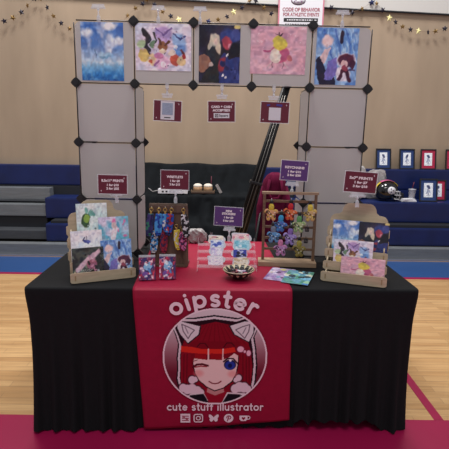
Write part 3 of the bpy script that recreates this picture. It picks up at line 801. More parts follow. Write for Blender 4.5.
def stroke_poly(mb, pts, w, mtx, y=0.0, th=0.0008):
    """one continuous ribbon with round ends"""
    P = [pts[0]]
    for p in pts[1:]:
        if math.hypot(p[0] - P[-1][0], p[1] - P[-1][1]) > 1e-6: P.append(p)
    if len(P) < 2: return
    closed = math.hypot(P[0][0] - P[-1][0], P[0][1] - P[-1][1]) < 1e-4 and len(P) > 4
    if closed: P = P[:-1]
    n = len(P); Lf, Rt = [], []
    for i in range(n):
        a = P[(i - 1) % n] if (closed or i > 0) else P[i]; b = P[(i + 1) % n] if (closed or i < n - 1) else P[i]
        dx, dy = b[0] - a[0], b[1] - a[1]; L = math.hypot(dx, dy) or 1e-9; nx, ny = -dy / L, dx / L
        Lf.append((P[i][0] + nx * w, P[i][1] + ny * w)); Rt.append((P[i][0] - nx * w, P[i][1] - ny * w))
    def V(q, d): v = mtx @ Vector((q[0], 0, q[1])); return mb.bm.verts.new((v.x, y - d, v.z))
    FL = [V(q, th) for q in Lf]; FR = [V(q, th) for q in Rt]; BL_ = [V(q, 0) for q in Lf]; BR_ = [V(q, 0) for q in Rt]
    fs = []
    for i in range(n if closed else n - 1):
        k = (i + 1) % n
        fs += [mb.bm.faces.new((FL[i], FL[k], FR[k], FR[i])), mb.bm.faces.new((FL[i], BL_[i], BL_[k], FL[k])), mb.bm.faces.new((FR[i], FR[k], BR_[k], BR_[i]))]
    if not closed:
        for (i, sgn) in ((0, -1), (n - 1, 1)):
            a = P[0] if i == 0 else P[-2]; b = P[1] if i == 0 else P[-1]
            t = math.atan2(b[1] - a[1], b[0] - a[0]); cap = []
            for k in range(1, 6):
                q = t + sgn * 0 + (PI / 2 - PI * k / 6 if sgn > 0 else PI / 2 + PI * k / 6)
                cap.append(V((P[i][0] + w * math.cos(q), P[i][1] + w * math.sin(q)), th))
            fs.append(mb.bm.faces.new([FL[i]] + cap + [FR[i]]))
    mb._fin(fs, False)
def glyph(mb, ch, xh, w, mtx, th):
    for q, s in enumerate(GL[ch][0]): stroke_poly(mb, [(a * xh, b * xh) for a, b in s], w, mtx, 0, th + 0.0002 * q)
tm = MB()
xh = 0.056
for k, (ch, ang) in enumerate(zip('oipster', (-25.5, -17.6, -9.6, 0.6, 8.2, 16.8, 26.2))):
    wd = {'o': 1.0, 'i': .24, 'p': 1.0, 's': .76, 't': .5, 'e': .95, 'r': .7}[ch]
    t = math.radians(ang); R = 0.385
    mt = Matrix.Translation((-0.042 + R * math.sin(t), 0, 0.280 + R * math.cos(t))) @ Matrix.Rotation(t, 4, 'Y') @ Matrix.Translation((-wd * xh / 2, 0, 0))
    glyph(tm, ch, xh, 0.0084, mt, 0.0006 + 0.00012 * k)
tm.build('name_lettering', M['pale_ink'], run, (0, -0.0212, 0))
tm = MB(); s = 'cute stuff illustrator'; xh = 0.0265; gap = 0.16
tot = sum(GL[c][1] + gap for c in s) * xh; x = -tot / 2
kx = 0.478 / tot
for i, ch in enumerate(s):
    mt = Matrix.Diagonal((kx, 1, 1, 1)) @ Matrix.Translation((x, 0, 0)); glyph(tm, ch, xh, 0.0034, mt, 0.0006 + 0.0001 * (i % 3)); x += (GL[ch][1] + gap) * xh
tm.build('tagline_lettering', M['pale_ink'], run, (-0.030, -0.0225, 0.121))
# icons
IZ = 0.078
def icon(x, fn):
    mb = MB(); fn(mb); mb.build('social_icon', [M['pale_ink'], M['red_cloth']], run, (x, -0.0228, IZ))
I4 = Matrix.Identity(4)
def ic_link(mb):
    mb.box((0, -0.0004, 0), (0.048, 0.0008, 0.048)); mb.mi = 1
    for z in (0.012, 0.0, -0.012): mb.box((0.0, -0.0012, z), (0.034, 0.0006, 0.004))
    mb.box((-0.008, -0.0011, 0.006), (0.012, 0.0006, 0.004)); mb.box((0.008, -0.0011, -0.006), (0.012, 0.0006, 0.004))
def ic_cam(mb):
    r = 0.010; h = 0.021
    pts = []
    for (a, b, t0) in ((h - r, h - r, 0), (-h + r, h - r, 90), (-h + r, -h + r, 180), (h - r, -h + r, 270)): pts += arcp(a, b, r, r, t0, t0 + 90, 4)
    stroke_poly(mb, pts + [pts[0]], 0.0025, I4); stroke_poly(mb, arcp(0, 0, .010, .010, 0, 360, 16), 0.0024, I4, 0, .0006); stroke_poly(mb, [(.0125, .0125), (.0127, .0127)], 0.0022, I4)
def ic_fly(mb):
    for s in (1, -1):
        mb.prism([(0, .004), (s * .006, .012), (s * .016, .020), (s * .024, .020), (s * .024, .008), (s * .018, -.001), (s * .021, -.006), (s * .017, -.017), (s * .008, -.019), (0, -.008)][::s], 0, -0.0008 - 0.0001 * s)
def ic_pin(mb):
    mb.prism(arcp(0, 0, .0235, .0235, 0, 360, 24)[:-1], 0, -0.0008); mb.mi = 1
    stroke_poly(mb, [(-.006, -.015), (.001, .010)], 0.0022, I4, -0.0008, 0.0006); stroke_poly(mb, arcp(.001, .005, .010, .009, 200, -80, 14), 0.0022, I4, -0.0008, 0.0007)
def ic_cup(mb):
    mb.prism([(-.026, .014), (.014, .014), (.014, -.004), (.006, -.015), (-.018, -.015), (-.026, -.006)], 0, -0.0008)
    stroke_poly(mb, arcp(.014, .003, .012, .009, -90, 90, 8), 0.0022, I4, 0, 0.0009); mb.mi = 1
    mb.prism([(-.006, -.010), (-.015, 0), (-.014, .006), (-.010, .007), (-.006, .003), (-.002, .007), (.002, .006), (.003, 0)], -0.0008, -0.0014)
for x, fn in zip((-0.180, -0.116, -0.040, 0.034, 0.114), (ic_link, ic_cam, ic_fly, ic_pin, ic_cup)): icon(x, fn)

# ================================================================== GRID RACK
gr = thing('grid_rack', 'arch of milky plastic cube panels with black connectors standing on the table', 'display rack',
           (-0.0273, 2.462, TH + 0.004), (0, 0.0082, 0.0091))
GP = 0.31; GB = 2.0175 - TH - 0.004; DB = 0.262
def gpt(i, j, back=0): return Vector(((i - 2.5) * GP, DB * back, GB - j * GP))
def rounded(w, h, r, n=5):
    p = []
    for (a, b, t0) in ((w / 2 - r, h / 2 - r, 0), (-w / 2 + r, h / 2 - r, 90), (-w / 2 + r, -h / 2 + r, 180), (w / 2 - r, -h / 2 + r, 270)): p += arcp(a, b, r, r, t0, t0 + 90, n)
    return p
def rack_panel(c, side=False):
    mb = MB(); w = GP - 0.010; wd = w if not side else DB - 0.012
    mb.prism(rounded(wd, w, 0.030), -0.001, 0.001)
    mb.build('panel', M['panel'], gr, c, (0, 0, PI / 2 if side else 0))
def rod(p, q, r=0.0032):
    d = (q - p).normalized() * 0.012
    MB().tube([p + d, q - d], r, 6).build('frame_rod', M['rod'], gr)
cells = [(i, 0) for i in range(5)] + [(i, j) for i in (0, 4) for j in (1, 2, 3)]
for (i, j) in cells: rack_panel((gpt(i, j) + gpt(i + 1, j + 1)) / 2)
for i in (0, 1, 4, 5):
    for j in (1, 2, 3): rack_panel((gpt(i, j) + gpt(i, j + 1, 1)) / 2, True)
edges = set()
for (i, j) in cells:
    for e_ in (((i, j), (i + 1, j)), ((i, j + 1), (i + 1, j + 1)), ((i, j), (i, j + 1)), ((i + 1, j), (i + 1, j + 1))): edges.add(e_)
for p, q in sorted(edges): rod(gpt(*p), gpt(*q))
cn = None
fr = [(i, j) for i in range(6) for j in (0, 1) if (i, j) not in ((0, 0), (5, 0))] + [(i, j) for i in (0, 1, 4, 5) for j in (2, 3, 4)]
for (i, j, b) in [(i, j, 0) for i, j in fr] + [(i, j, 1) for i in (0, 1, 4, 5) for j in (2, 4)]:
    if cn is None:
        mb = MB(); R = 0.0245
        oc = []
        for k in range(4):
            a = k * PI / 2
            for da in (-0.32, 0.32): oc.append((R * math.cos(a + da), R * math.sin(a + da)))
        mb.prism(oc, -0.009, 0.009)
        mb.prism([(a * 0.6, c * 0.6) for a, c in oc], -0.013, -0.009); mb.box((0, 0, 0), (0.056, 0.008, 0.008)); mb.box((0, 0, 0), (0.008, 0.008, 0.056))
        cn = mb.build('connector', M['black'], gr); o = cn
    else: o = cn.copy(); C.objects.link(o); o.parent = gr
    o.location = gpt(i, j, b)
for i in (0, 1, 4, 5):
    for j in (2, 4): rod(gpt(i, j), gpt(i, j, 1), 0.0025)
    rod(gpt(i, 1) , gpt(i, 1, 1), 0.0025)
    for j in (1, 2, 3): rod(gpt(i, j, 1), gpt(i, j + 1, 1), 0.0025)

# ------------------------------------------------------------------ artwork
def a_sky(n=(46, 58)):
    a = Art(*n, (80, 140, 210), 0.77)
    a.vgrad([(0, (30, 92, 170)), (0.12, (44, 128, 204)), (0.24, (110, 176, 220)), (0.33, (196, 214, 226)), (0.42, (140, 176, 216)), (0.6, (84, 128, 196)), (1, (52, 104, 190))])
    up = np.clip((a.V - 0.30) * 5, 0, 1)
    a.cloud(3, 3, (214, 224, 236), 0.45, 0.7, 0.85, up); a.cloud(9, 6, (226, 232, 240), 0.55, 0.8, 0.7, up)
    a.ell(0.68, 0.95, 0.16, 0.07, (236, 238, 232), soft=0.8); a.ell(0.12, 0.82, 0.16, 0.07, (208, 220, 232), soft=0.8); a.ell(0.9, 0.7, 0.16, 0.06, (216, 226, 236), soft=0.8)
    a.cloud(21, 14, (120, 186, 224), 0.5, 0.7, 0.4, 1 - up)
    a.ell(0.55, 0.45, 0.16, 0.05, (150, 190, 214), soft=0.5, a=0.8); a.ell(0.55, 0.41, 0.12, 0.025, (104, 160, 196), soft=0.6, a=0.8); a.line([(0.34, 0.40), (0.34, 0.54)], 0.008, (86, 120, 160))
    return a
PAST = [(196, 96, 120), (222, 190, 120), (150, 120, 196), (110, 160, 214), (214, 140, 170), (130, 170, 130), (196, 150, 110), (90, 70, 90), (232, 214, 200), (176, 60, 70)]
def a_many(n=(64, 52)):
    a = Art(*n, (222, 216, 230), 1.23)
    a.cloud(4, 3, (190, 206, 226), 0.4, 0.7, 0.7); a.cloud(8, 3, (226, 200, 216), 0.5, 0.8, 0.7)
    a.ell(0.5, 0.46, 0.42, 0.38, (198, 176, 196), soft=0.7, a=0.5)
    a.ell(0.5, 0.78, 0.16, 0.17, (176, 150, 206), soft=0.3); a.line([(.38, .9), (.5, .74), (.64, .92)], 0.02, (120, 92, 160)); a.ell(0.5, 0.6, .1, .12, (190, 160, 214))
    a.ell(0.78, 0.66, 0.13, 0.15, (140, 178, 224), soft=0.3); a.line([(.7, .78), (.8, .68), (.9, .74)], 0.02, (60, 66, 130)); a.ell(0.8, 0.46, .12, .12, (96, 140, 206), soft=.4); a.ell(0.72, .52, .05, .05, (206, 224, 240))
    a.line([(.14, .86), (.2, .7), (.18, .52), (.24, .44)], 0.045, (44, 40, 50)); a.ell(.22, .66, .05, .1, (52, 48, 58)); a.ell(.1, .56, .07, .1, (170, 200, 150), soft=.4); a.ell(.31, .56, .05, .08, (110, 140, 104)); a.line([(.33, .8), (.36, .6)], .02, (60, 56, 60))
    a.ell(.5, .52, .09, .1, (140, 92, 62)); a.line([(.42, .66), (.46, .56)], .025, (92, 58, 44)); a.line([(.6, .64), (.55, .56)], .025, (92, 58, 44)); a.ell(.5, .43, .07, .05, (222, 204, 176))
    a.ell(.15, .32, .1, .13, (222, 192, 104)); a.line([(.2, .46), (.24, .36)], .02, (60, 50, 56)); a.ell(.3, .24, .08, .13, (226, 196, 150)); a.ell(.28, .2, .03, .05, (196, 90, 70))
    a.ell(.48, .16, .14, .15, (224, 176, 206), soft=.4); a.ell(.42, .32, .09, .07, (200, 120, 166)); a.ell(.5, .12, .06, .06, (240, 224, 234)); a.line([(.34, .12), (.42, .2)], .02, (150, 90, 150))
    a.ell(.72, .24, .1, .13, (200, 84, 66)); a.ell(.82, .22, .08, .1, (226, 196, 140)); a.line([(.84, .44), (.9, .32)], .025, (110, 50, 50)); a.ell(.66, .38, .07, .06, (230, 210, 190)); a.ell(.88, .3, .04, .05, (170, 44, 50))
    a.blots(18, 40, [(236, 230, 238), (70, 56, 84), (214, 170, 190), (120, 96, 130)], 0.006, 0.02, (0.08, 0.08, 0.92, 0.9), .85)
    return a
def a_dark(n=(46, 58)):
    a = Art(*n, (34, 32, 48), 0.77); a.cloud(6, 4, (48, 46, 78), 0.4, 0.8)
    a.poly([(0, 0.2), (0.0, 0.45), (0.14, 0.5), (0.26, 0.42), (0.30, 0.33), (0.12, 0.2), (0.05, 0.17)], (150, 104, 84)); a.poly([(0.0, 0), (0.3, 0.33), (0.42, 0.52), (0.5, 0.2), (0.48, 0)], (40, 42, 46))
    a.poly([(0.16, 0.52), (0.2, 0.66), (0.42, 0.72), (0.56, 0.6), (0.52, 0.42), (0.36, 0.38)], (44, 46, 54))
    a.ell(0.38, 0.74, 0.13, 0.12, (206, 196, 172), 0, 0.3); a.ell(0.46, 0.62, 0.07, 0.12, (200, 188, 164), 20, 0.3); a.ell(0.26, 0.66, 0.05, 0.1, (190, 180, 158), -15, 0.3); a.ell(0.40, 0.70, 0.05, 0.06, (216, 190, 176)); a.ell(0.29, 0.33, 0.06, 0.04, (190, 170, 160))
    a.ell(0.72, 0.8, 0.22, 0.14, (50, 66, 138), -20, 0.3); a.ell(0.9, 0.84, 0.12, 0.1, (62, 76, 150), 0, 0.3)
    a.ell(0.68, 0.70, 0.12, 0.11, (176, 60, 80), 30, 0.3); a.ell(0.74, 0.66, 0.05, 0.04, (214, 130, 150), 0, 0.4); a.ell(0.88, 0.58, 0.16, 0.13, (26, 26, 40), 0, 0.3)
    a.poly([(0.5, 0), (1, 0), (1, 0.46), (0.72, 0.4), (0.62, 0.55), (0.54, 0.45), (0.5, 0.25)], (44, 56, 124)); a.ell(0.56, 0.32, 0.09, 0.14, (150, 46, 62), -10, 0.3); a.blots(5, 10, [(30, 38, 92), (66, 80, 156)], 0.02, 0.06, (0.55, 0.02, 0.98, 0.4))
    for x, y in ((0.6, 0.14), (0.66, 0.1), (0.7, 0.5), (0.66, 0.47)): a.ell(x, y, 0.022, 0.025, (224, 220, 222))
    a.ell(0.92, 0.96, 0.08, 0.03, (196, 180, 110)); return a
def a_pink(n=(56, 46), dx=0.0):
    a = Art(*n, (212, 158, 176), 1.2); a.cloud(5, 4, (222, 178, 192), 0.4, 0.7, 0.8); a.cloud(15, 5, (200, 134, 160), 0.55, 0.8, 0.6)
    for k in range(26):
        r = random.Random(k); a.ell(r.random(), r.random(), 0.008, 0.01, (232, 204, 212))
    c = 0.5 + dx
    a.ell(c + 0.03, 0.42, 0.17, 0.2, (190, 84, 124), -12, 0.15); a.line([(c - 0.25, 0.47), (c - 0.1, 0.5)], 0.022, (180, 74, 116)); a.ell(c + 0.22, 0.34, 0.05, 0.06, (196, 104, 110))
    a.ell(c - 0.04, 0.38, 0.11, 0.16, (224, 212, 198), 8, 0.15); a.ell(c + 0.02, 0.66, 0.13, 0.15, (214, 200, 74), 0, 0.15)
    a.line([(c + .02, .8), (c + .0, .88)], 0.012, (50, 40, 50)); a.line([(c + .02, .8), (c + .08, .86)], 0.012, (50, 40, 50)); a.line([(c + .02, .8), (c - .05, .85)], 0.01, (50, 40, 50))
    for s in (-1, 1): a.line([(c + s * 0.12, 0.24), (c + s * 0.18, 0.14)], 0.014, (206, 180, 186)); a.line([(c + s * 0.1, 0.24), (c + s * 0.1, 0.13)], 0.012, (150, 110, 126))
    return a
def a_blue(n=(46, 58)):
    a = Art(*n, (120, 166, 220), 0.74); a.cloud(7, 4, (84, 134, 206), 0.4, 0.7); a.cloud(17, 7, (170, 206, 236), 0.55, 0.75, 0.8)
    for k in range(9): a.line([(0.15 + k * .09, 0.98), (0.28 + k * .085, 0.74 - 0.02 * (k % 3)), (0.42 + k * .07, 0.45)], 0.012, ((62, 104, 190), (150, 196, 236), (96, 150, 216))[k % 3], 0.8)
    a.ell(0.26, 0.76, 0.13, 0.11, (226, 196, 196), -20, 0.4); a.poly([(0.08, 0.46), (0.2, 0.62), (0.34, 0.66), (0.3, 0.5), (0.18, 0.36)], (222, 190, 190))
    a.poly([(0.0, 0.42), (0.1, 0.5), (0.3, 0.2), (0.5, 0.1), (0.5, 0), (0.1, 0), (0.04, 0.2)], (36, 34, 62)); a.poly([(0.22, 0.1), (0.3, 0.42), (0.52, 0.5), (0.56, 0.2), (0.4, 0.08)], (112, 104, 190))
    a.line([(0.6, 0.93), (0.61, 0.76)], 0.03, (50, 36, 60))
    a.ell(0.74, 0.44, 0.22, 0.14, (222, 214, 228), 0, 0.2); a.ell(0.74, 0.45, 0.19, 0.12, (86, 34, 66), 0, 0.2); a.ell(0.7, 0.38, 0.09, 0.05, (222, 178, 176)); a.ell(0.9, 0.36, 0.07, 0.08, (70, 30, 62))
    a.ell(0.68, 0.2, 0.17, 0.14, (224, 216, 228), 0, 0.2); a.line([(0.6, 0.1), (0.66, 0.26), (0.76, 0.24), (0.84, 0.08)], 0.028, (70, 26, 54)); a.line([(0.74, 0.28), (0.95, 0.26)], 0.016, (70, 60, 110)); a.ell(0.72, 0.3, 0.08, 0.05, (150, 60, 84))
    return a
def a_green(n=(40, 34)):
    a = Art(*n, (206, 220, 220), 1.1); a.cloud(3, 4, (176, 206, 204), 0.4, 0.8); a.blots(4, 16, [(70, 140, 128), (104, 176, 160), (196, 220, 218)], 0.04, 0.12, (0.3, 0.15, 0.8, 0.85))
    a.ell(0.3, 0.55, 0.16, 0.18, (50, 80, 44)); a.ell(0.32, 0.6, 0.1, 0.1, (140, 176, 60)); a.ell(0.56, 0.4, 0.14, 0.25, (206, 222, 224), 20); a.blots(8, 10, [(44, 70, 74), (220, 230, 230)], 0.01, 0.03, (0.35, 0.3, 0.75, 0.8)); return a
def a_teal(n=(40, 34)):
    a = Art(*n, (206, 196, 222), 1.1); a.cloud(6, 3, (96, 178, 206), 0.4, 0.65); a.ell(0.5, 0.12, 0.5, 0.16, (196, 80, 150), 0, 0.4); a.blots(9, 16, [(84, 172, 206), (222, 110, 170), (232, 222, 232), (60, 130, 180)], 0.03, 0.1, (0.1, 0.3, 0.9, 0.9))
    a.ell(0.5, 0.5, 0.09, 0.3, (226, 210, 222), -15); a.ell(0.52, 0.75, 0.1, 0.1, (220, 190, 190)); return a
def a_white(n=(40, 40)):
    a = Art(*n, (222, 224, 230)); a.ell(0.48, 0.68, 0.10, 0.04, (60, 70, 150), -20); a.line([(0.38, 0.72), (0.44, 0.8)], 0.02, (40, 44, 90)); a.ell(0.56, 0.7, 0.07, 0.04, (96, 104, 190)); a.line([(0.52, 0.74), (0.5, 0.84)], 0.012, (60, 40, 80)); return a
def a_vine(n=(40, 40)):
    a = Art(*n, (66, 74, 68)); a.cloud(4, 5, (36, 38, 40), 0.4, 0.65); a.cloud(14, 7, (120, 136, 118), 0.6, 0.8)
    a.line([(0.15, 0.3), (0.5, 0.62), (0.85, 0.85)], 0.07, (206, 170, 186)); a.ell(0.62, 0.46, 0.17, 0.16, (150, 84, 110), 30); a.blots(6, 16, [(226, 216, 222), (196, 130, 160), (30, 26, 32)], 0.02, 0.07, (0.3, 0.1, 0.9, 0.8))
    for k in range(7): a.line([(0.05 + k * .05, 0.05), (0.2 + k * 0.07, 0.3)], 0.012, (190, 190, 186), 0.7)
    return a

POST = [(a_sky, -0.6495, .221, .289, 0), (a_many, -0.331, .290, .232, 0), (a_dark, -0.038, .215, .288, 0), (a_pink, 0.270, .290, .236, 0), (a_blue, 0.578, .220, .284, 0)]
PL = ['sky and sea art print clipped on the top left rack panel', 'pastel art print of many small coloured shapes, second panel', 'dark navy and red art print on the middle top panel',
      'pink art print with yellow and white shape on top rack panel', 'blue swirl art print with maroon shape on top right panel']
def rack_world(v): return gr_m @ Vector(v)
gr_m = Matrix.Translation(gr.location) @ Euler(gr.rotation_euler).to_matrix().to_4x4()
for (fn, xc, w, h, dz), lab in zip(POST, PL):
    zt = 2.0148 - 0.006 - (xc + 0.0273) * 0.0082
    zc = zt - h
    o = art_slab('art_print', fn(), w, h, 0.0012, M['print'], None, (xc, 2.462 - 0.0045 + (xc + 0.0273) * 0.0091, zc), (0, 0.0082, 0.0091))
    tag(o, lab, 'art print', 'art prints on the top rack row')

# ------------------------------------------------------------------ clear swivel clips
def clip_mesh(up=True, stem=0.035, wide=0.07):
    """clamp at origin, stem rising, wide jaw on top"""
    def base(p): MB().box((0, 0, 0.0), (0.020, 0.016, 0.026), bevel=0.004).build('clamp', M['clip'], p); MB().ball((0, 0, 0.018), 0.007).build('ball_joint', M['clip'], p)
    return base
def sign_clip(loc, label, stem=0.04, wide=0.075, flip=False, tilt=0.0, rz=0.0, group=None):
    t = thing('sign_clip', label, 'clip', loc, (PI if flip else 0, tilt, rz), group)
    MB().box((0, 0, 0.0), (0.018, 0.014, 0.028), bevel=0.003).build('clamp', M['clip'], t)
    MB().tube([(0, 0, 0.012), (0, 0, 0.012 + stem)], 0.0045, 8).ball((0, 0, 0.016), 0.0075).ball((0, 0, 0.010 + stem), 0.0075).build('stem', M['clip'], t)
    MB().box((0, 0, stem + 0.018), (wide, 0.009, 0.010), bevel=0.002).box((0, 0, stem + 0.029), (wide * 0.86, 0.005, 0.014), bevel=0.0015).build('jaw', M['clip'], t)
    return t
for x, nm in ((-0.66, 'sky'), (-0.353, 'pastel'), (-0.138, 'dark navy'), (0.597, 'blue swirl')):
    sign_clip((x, 2.453 + (x + .0273) * .0091, 2.0148 + 0.006 - (x + 0.0273) * 0.0082), f'empty clear swivel clip above the {nm} print', 0.038, 0.072, group='clear clips on top of the rack')

def sign(name_rows, loc, rot, label, m, w=0.15, h=0.10, kind='text', group=None):
    """a laminated card; local origin bottom centre, text on -y side"""
    t = thing('price_sign' if kind == 'text' else 'payment_sign', label, 'sign', loc, rot, group)
    MB().box((0, 0, h / 2), (w, 0.0014, h), bevel=0.0003).build('card', m, t)
    MB().box((0, 0, h / 2), (w + 0.008, 0.0006, h + 0.008)).build('laminate', M['acrylic'], t)
    for (sx, sz) in ((1, 1), (-1, -1)):
        s = MB(); cx, cz = sx * (w / 2 - 0.014), h / 2 + sz * (h / 2 - 0.014)
        s.prism([(cx - .005, cz), (cx - .001, cz + .001), (cx, cz + .006), (cx + .001, cz + .001), (cx + .005, cz), (cx + .001, cz - .001), (cx, cz - .006), (cx - .001, cz - .001)], -0.0008, -0.0012)
        s.build('sparkle', M['white_ink'], t)
    for (txt, z, size, wd) in name_rows: text_obj('lettering', txt, size, M['white_ink'], t, (0, -0.0011, z), 0.0009, wd)
    return t
R8 = lambda a: math.radians(a)
sign([('8.5x11" PRINTS', .066, .017, .112), ('1 for $15', .044, .015, .06), ('2 for $25', .026, .015, .064)], (-0.571, 2.250, 1.151), (0, R8(1.0), R8(3)),
     'maroon 8.5x11" prints sign clipped above the left print stand', M['maroon_card'], 0.144, 0.094, group='price signs')
sign([('WRISTLETS', .066, .017, .086), ('1 for $8', .045, .015, .05), ('2 for $15', .026, .015, .056)], (-0.266, 2.352, 1.164), (0, R8(1), 0),
     'maroon wristlets price sign clipped above the lanyard board', M['maroon_card'], 0.146, 0.10, group='price signs')
sign([('MINI', .083, .015, .034), ('STICKERS', .067, .016, .076), ('1 for $3', .046, .014, .052), ('5 for $10', .027, .014, .06)], (0.022, 2.452, 0.950), (0, R8(2.2), R8(-4)),
     'purple mini stickers price sign above the clear sticker riser', M['purple_card'], 0.158, 0.104, group='price signs')
sign([('KEYCHAINS', .068, .017, .104), ('1 for $12', .046, .015, .07), ('2 for $20', .027, .015, .074)], (0.372, 2.402, 1.216), (0, R8(3), R8(-3)),
     'purple keychains price sign above the oak charm rack', M['purple_card'], 0.144, 0.104, group='price signs')
sign([('5x7" PRINTS', .068, .017, .112), ('1 for $7', .047, .015, .062), ('3 for $18', .028, .015, .07)], (0.658, 2.157, 1.187), (0, R8(3.2), R8(-4)),
     'maroon 5x7" prints price sign above the right print stand', M['maroon_card'], 0.152, 0.098, group='price signs')
# hanging signs
s1 = sign([], (-0.314, 2.452, 1.522), (0, R8(2.5), 0), 'hanging maroon sign with large pale blue card on it', M['maroon_card'], 0.146, 0.104, 'pay', group='hanging signs')
MB().box((0, -0.0014, 0.054), (0.074, 0.001, 0.096)).build('white_panel', M['white_card'], s1)
MB().box((0, -0.0021, 0.062), (0.058, 0.0006, 0.062)).build('blue_panel', mat('pale_blue_ink', (148, 162, 184), 0.7, vary=0.15, scale=160), s1)
MB().box((0, -0.0021, 0.017), (0.034, 0.0006, 0.005)).build('caption_mark', M['rod'], s1)
s2 = sign([('CARD & CASH', .076, .016, .110), ('ACCEPTED!', .058, .016, .094)], (-0.022, 2.452, 1.522), (0, R8(-0.5), 0), 'hanging maroon card and cash accepted sign', M['maroon_card'], 0.142, 0.104, 'pay', group='hanging signs')
MB().box((0, -0.0014, 0.031), (0.084, 0.001, 0.026), bevel=0.0003).build('logo_plate', M['white_card'], s2)
sq = MB(); sq.box((-0.026, -0.0022, 0.031), (0.017, 0.0006, 0.017)); sq.mi = 1; sq.box((-0.026, -0.0027, 0.031), (0.010, 0.0004, 0.010)); sq.mi = 0; sq.box((-0.026, -0.0031, 0.031), (0.005, 0.0004, 0.005))
sq.build('square_logo', [M['black_ink'], M['white_card']], s2)
text_obj('logo_lettering', 'Square', .016, M['black_ink'], s2, (0.011, -0.0022, 0.031), .0004, .048)
s3 = sign([], (0.262, 2.452, 1.520), (0, R8(1.5), 0), 'hanging maroon sign with small white square and blue marks', M['maroon_card'], 0.150, 0.106, 'pay', group='hanging signs')
MB().box((0, -0.0014, 0.045), (0.064, 0.001, 0.066)).build('white_panel', M['white_card'], s3)
bm_ = MB(); bm_.box((-0.036, -0.0014, 0.090), (0.018, 0.0008, 0.009), Euler((0, -0.2, 0)).to_matrix()); bm_.box((0.022, -0.0014, 0.091), (0.032, 0.0008, 0.011), Euler((0, 0.1, 0)).to_matrix())
bm_.build('blue_marks', mat('violet_blue_ink', (66, 60, 140), 0.7), s3)
for x, nm in ((-0.312, 'blue card'), (-0.021, 'card and cash'), (0.255, 'white square')):
    zt = 2.0148 - 0.31 - (x + .0273) * .0082
    sign_clip((x, 2.452 + (x + .0273) * .0091, zt - 0.004), f'clear clip holding the hanging {nm} sign', 0.026, 0.06, flip=True, group='clear clips holding hanging signs')
# clips under price signs
sign_clip((-0.553, 2.256, 1.118), 'clear clip holding the 8.5x11" prints sign', 0.006, 0.06, tilt=-0.05, group='clear clips holding price signs')
sign_clip((-0.262, 2.353, 1.104), 'clear clip holding the wristlets sign', 0.026, 0.08, group='clear clips holding price signs')
sign_clip((0.028, 2.456, 0.872), 'clear clip holding the mini stickers sign', 0.034, 0.07, tilt=0.03, group='clear clips holding price signs')
sign_clip((0.365, 2.404, 1.150), 'clear clip holding the keychains sign', 0.022, 0.075, tilt=0.05, group='clear clips holding price signs')
sign_clip((0.652, 2.16, 1.126), 'clear clip holding the 5x7" prints sign', 0.022, 0.08, group='clear clips holding price signs')

# ------------------------------------------------------------------ plywood print stands
def print_stand(loc, rz, label, W=0.312, H=0.374):
    t = thing('print_stand', label, 'print stand', loc, (0, 0, rz), 'plywood print stands')
    w = W / 2
    # back panel with shouldered top and notched sides, leaning back a little
    def outline():
        L = [(w - 0.008, 0.0)]
        for z in (0.07, 0.135, 0.20): L += [(w - 0.008, z), (w - 0.002, z + 0.008), (w - 0.002, z + 0.045), (w - 0.012, z + 0.052)]
        L += [(w - 0.012, 0.275)] + [(w - 0.012 - 0.03 * (1 - math.cos(a)), 0.275 + 0.04 * math.sin(a)) for a in (0.4, 0.8, 1.2, 1.57)]
        L += [(w - 0.060, 0.318), (w - 0.072, 0.330)] + [(w - 0.072 - 0.035 * (1 - math.cos(a)), 0.330 + (H - 0.330) * math.sin(a)) for a in (0.4, 0.8, 1.2, 1.57)]
        return L + [(-a, b) for a, b in L[::-1]]
    lean = Matrix.Translation((0, 0.150, 0)) @ Matrix.Rotation(R8(-5), 4, 'X')
    MB().prism(outline(), 0, 0.006, mtx=lean).build('back_panel', M['plywood'], t)
    for sx in (-1, 1):  # stepped side walls
        p = [(0.004, 0.0), (0.004, 0.045), (0.038, 0.055), (0.040, 0.10), (0.076, 0.112), (0.078, 0.160), (0.115, 0.172), (0.118, 0.215), (0.148, 0.235), (0.150, 0.0)]
        MB().prism(p, sx * (w - 0.02), sx * (w - 0.026), 'YZ').build('side_panel', M['plywood'], t)
    for k, (y, z, h) in enumerate([(0.0, 0.0, 0.050), (0.038, 0.050, 0.045), (0.076, 0.105, 0.045), (0.114, 0.160, 0.045)]):
        e = w if k == 0 else w - 0.004
        sh = [(-e, z + 0.008), (-e + 0.006, z + 0.002), (-e + 0.016, z), (e - 0.016, z), (e - 0.006, z + 0.002), (e, z + 0.008), (e, z + h - 0.006), (e - 0.008, z + h), (-e + 0.008, z + h), (-e, z + h - 0.006)]
        MB().prism(sh, y, y + 0.005).build('lip', M['plywood'], t)
        MB().box((0, y + 0.021, max(z + 0.006, 0.006)), (W - 0.056, 0.030, 0.005)).build('shelf', M['plywood'], t)
        for sx in (-1, 1): MB().box((sx * (w - 0.023), y - 0.0006, z + h * 0.5), (0.006, 0.0012, h * 0.5)).build('slot', M['ply_edge'], t)
    return t
LS = ((-0.585, 2.075, TH + 0.003), R8(22.5)); RS = ((0.632, 2.070, TH + 0.003), R8(-19.5))
print_stand(*LS, 'birch plywood stand with shouldered top holding five prints')
print_stand(*RS, 'birch plywood stand with shouldered top holding four prints')
def in_stand(S, x, y, z, fn, w, h, label, group, lean=-6):
    (lx, ly, lz), rz = S
    p = Matrix.Translation((lx, ly, lz)) @ Matrix.Rotation(rz, 4, 'Z') @ Vector((x, y, z))
    o = art_slab('art_print', fn, w, h, 0.0014, M['sleeve'], None, p, (R8(lean), 0, rz))
    return tag(o, label, 'art print', group)
gl, grp = 'sleeved prints in the left plywood stand', 'sleeved prints in the right plywood stand'
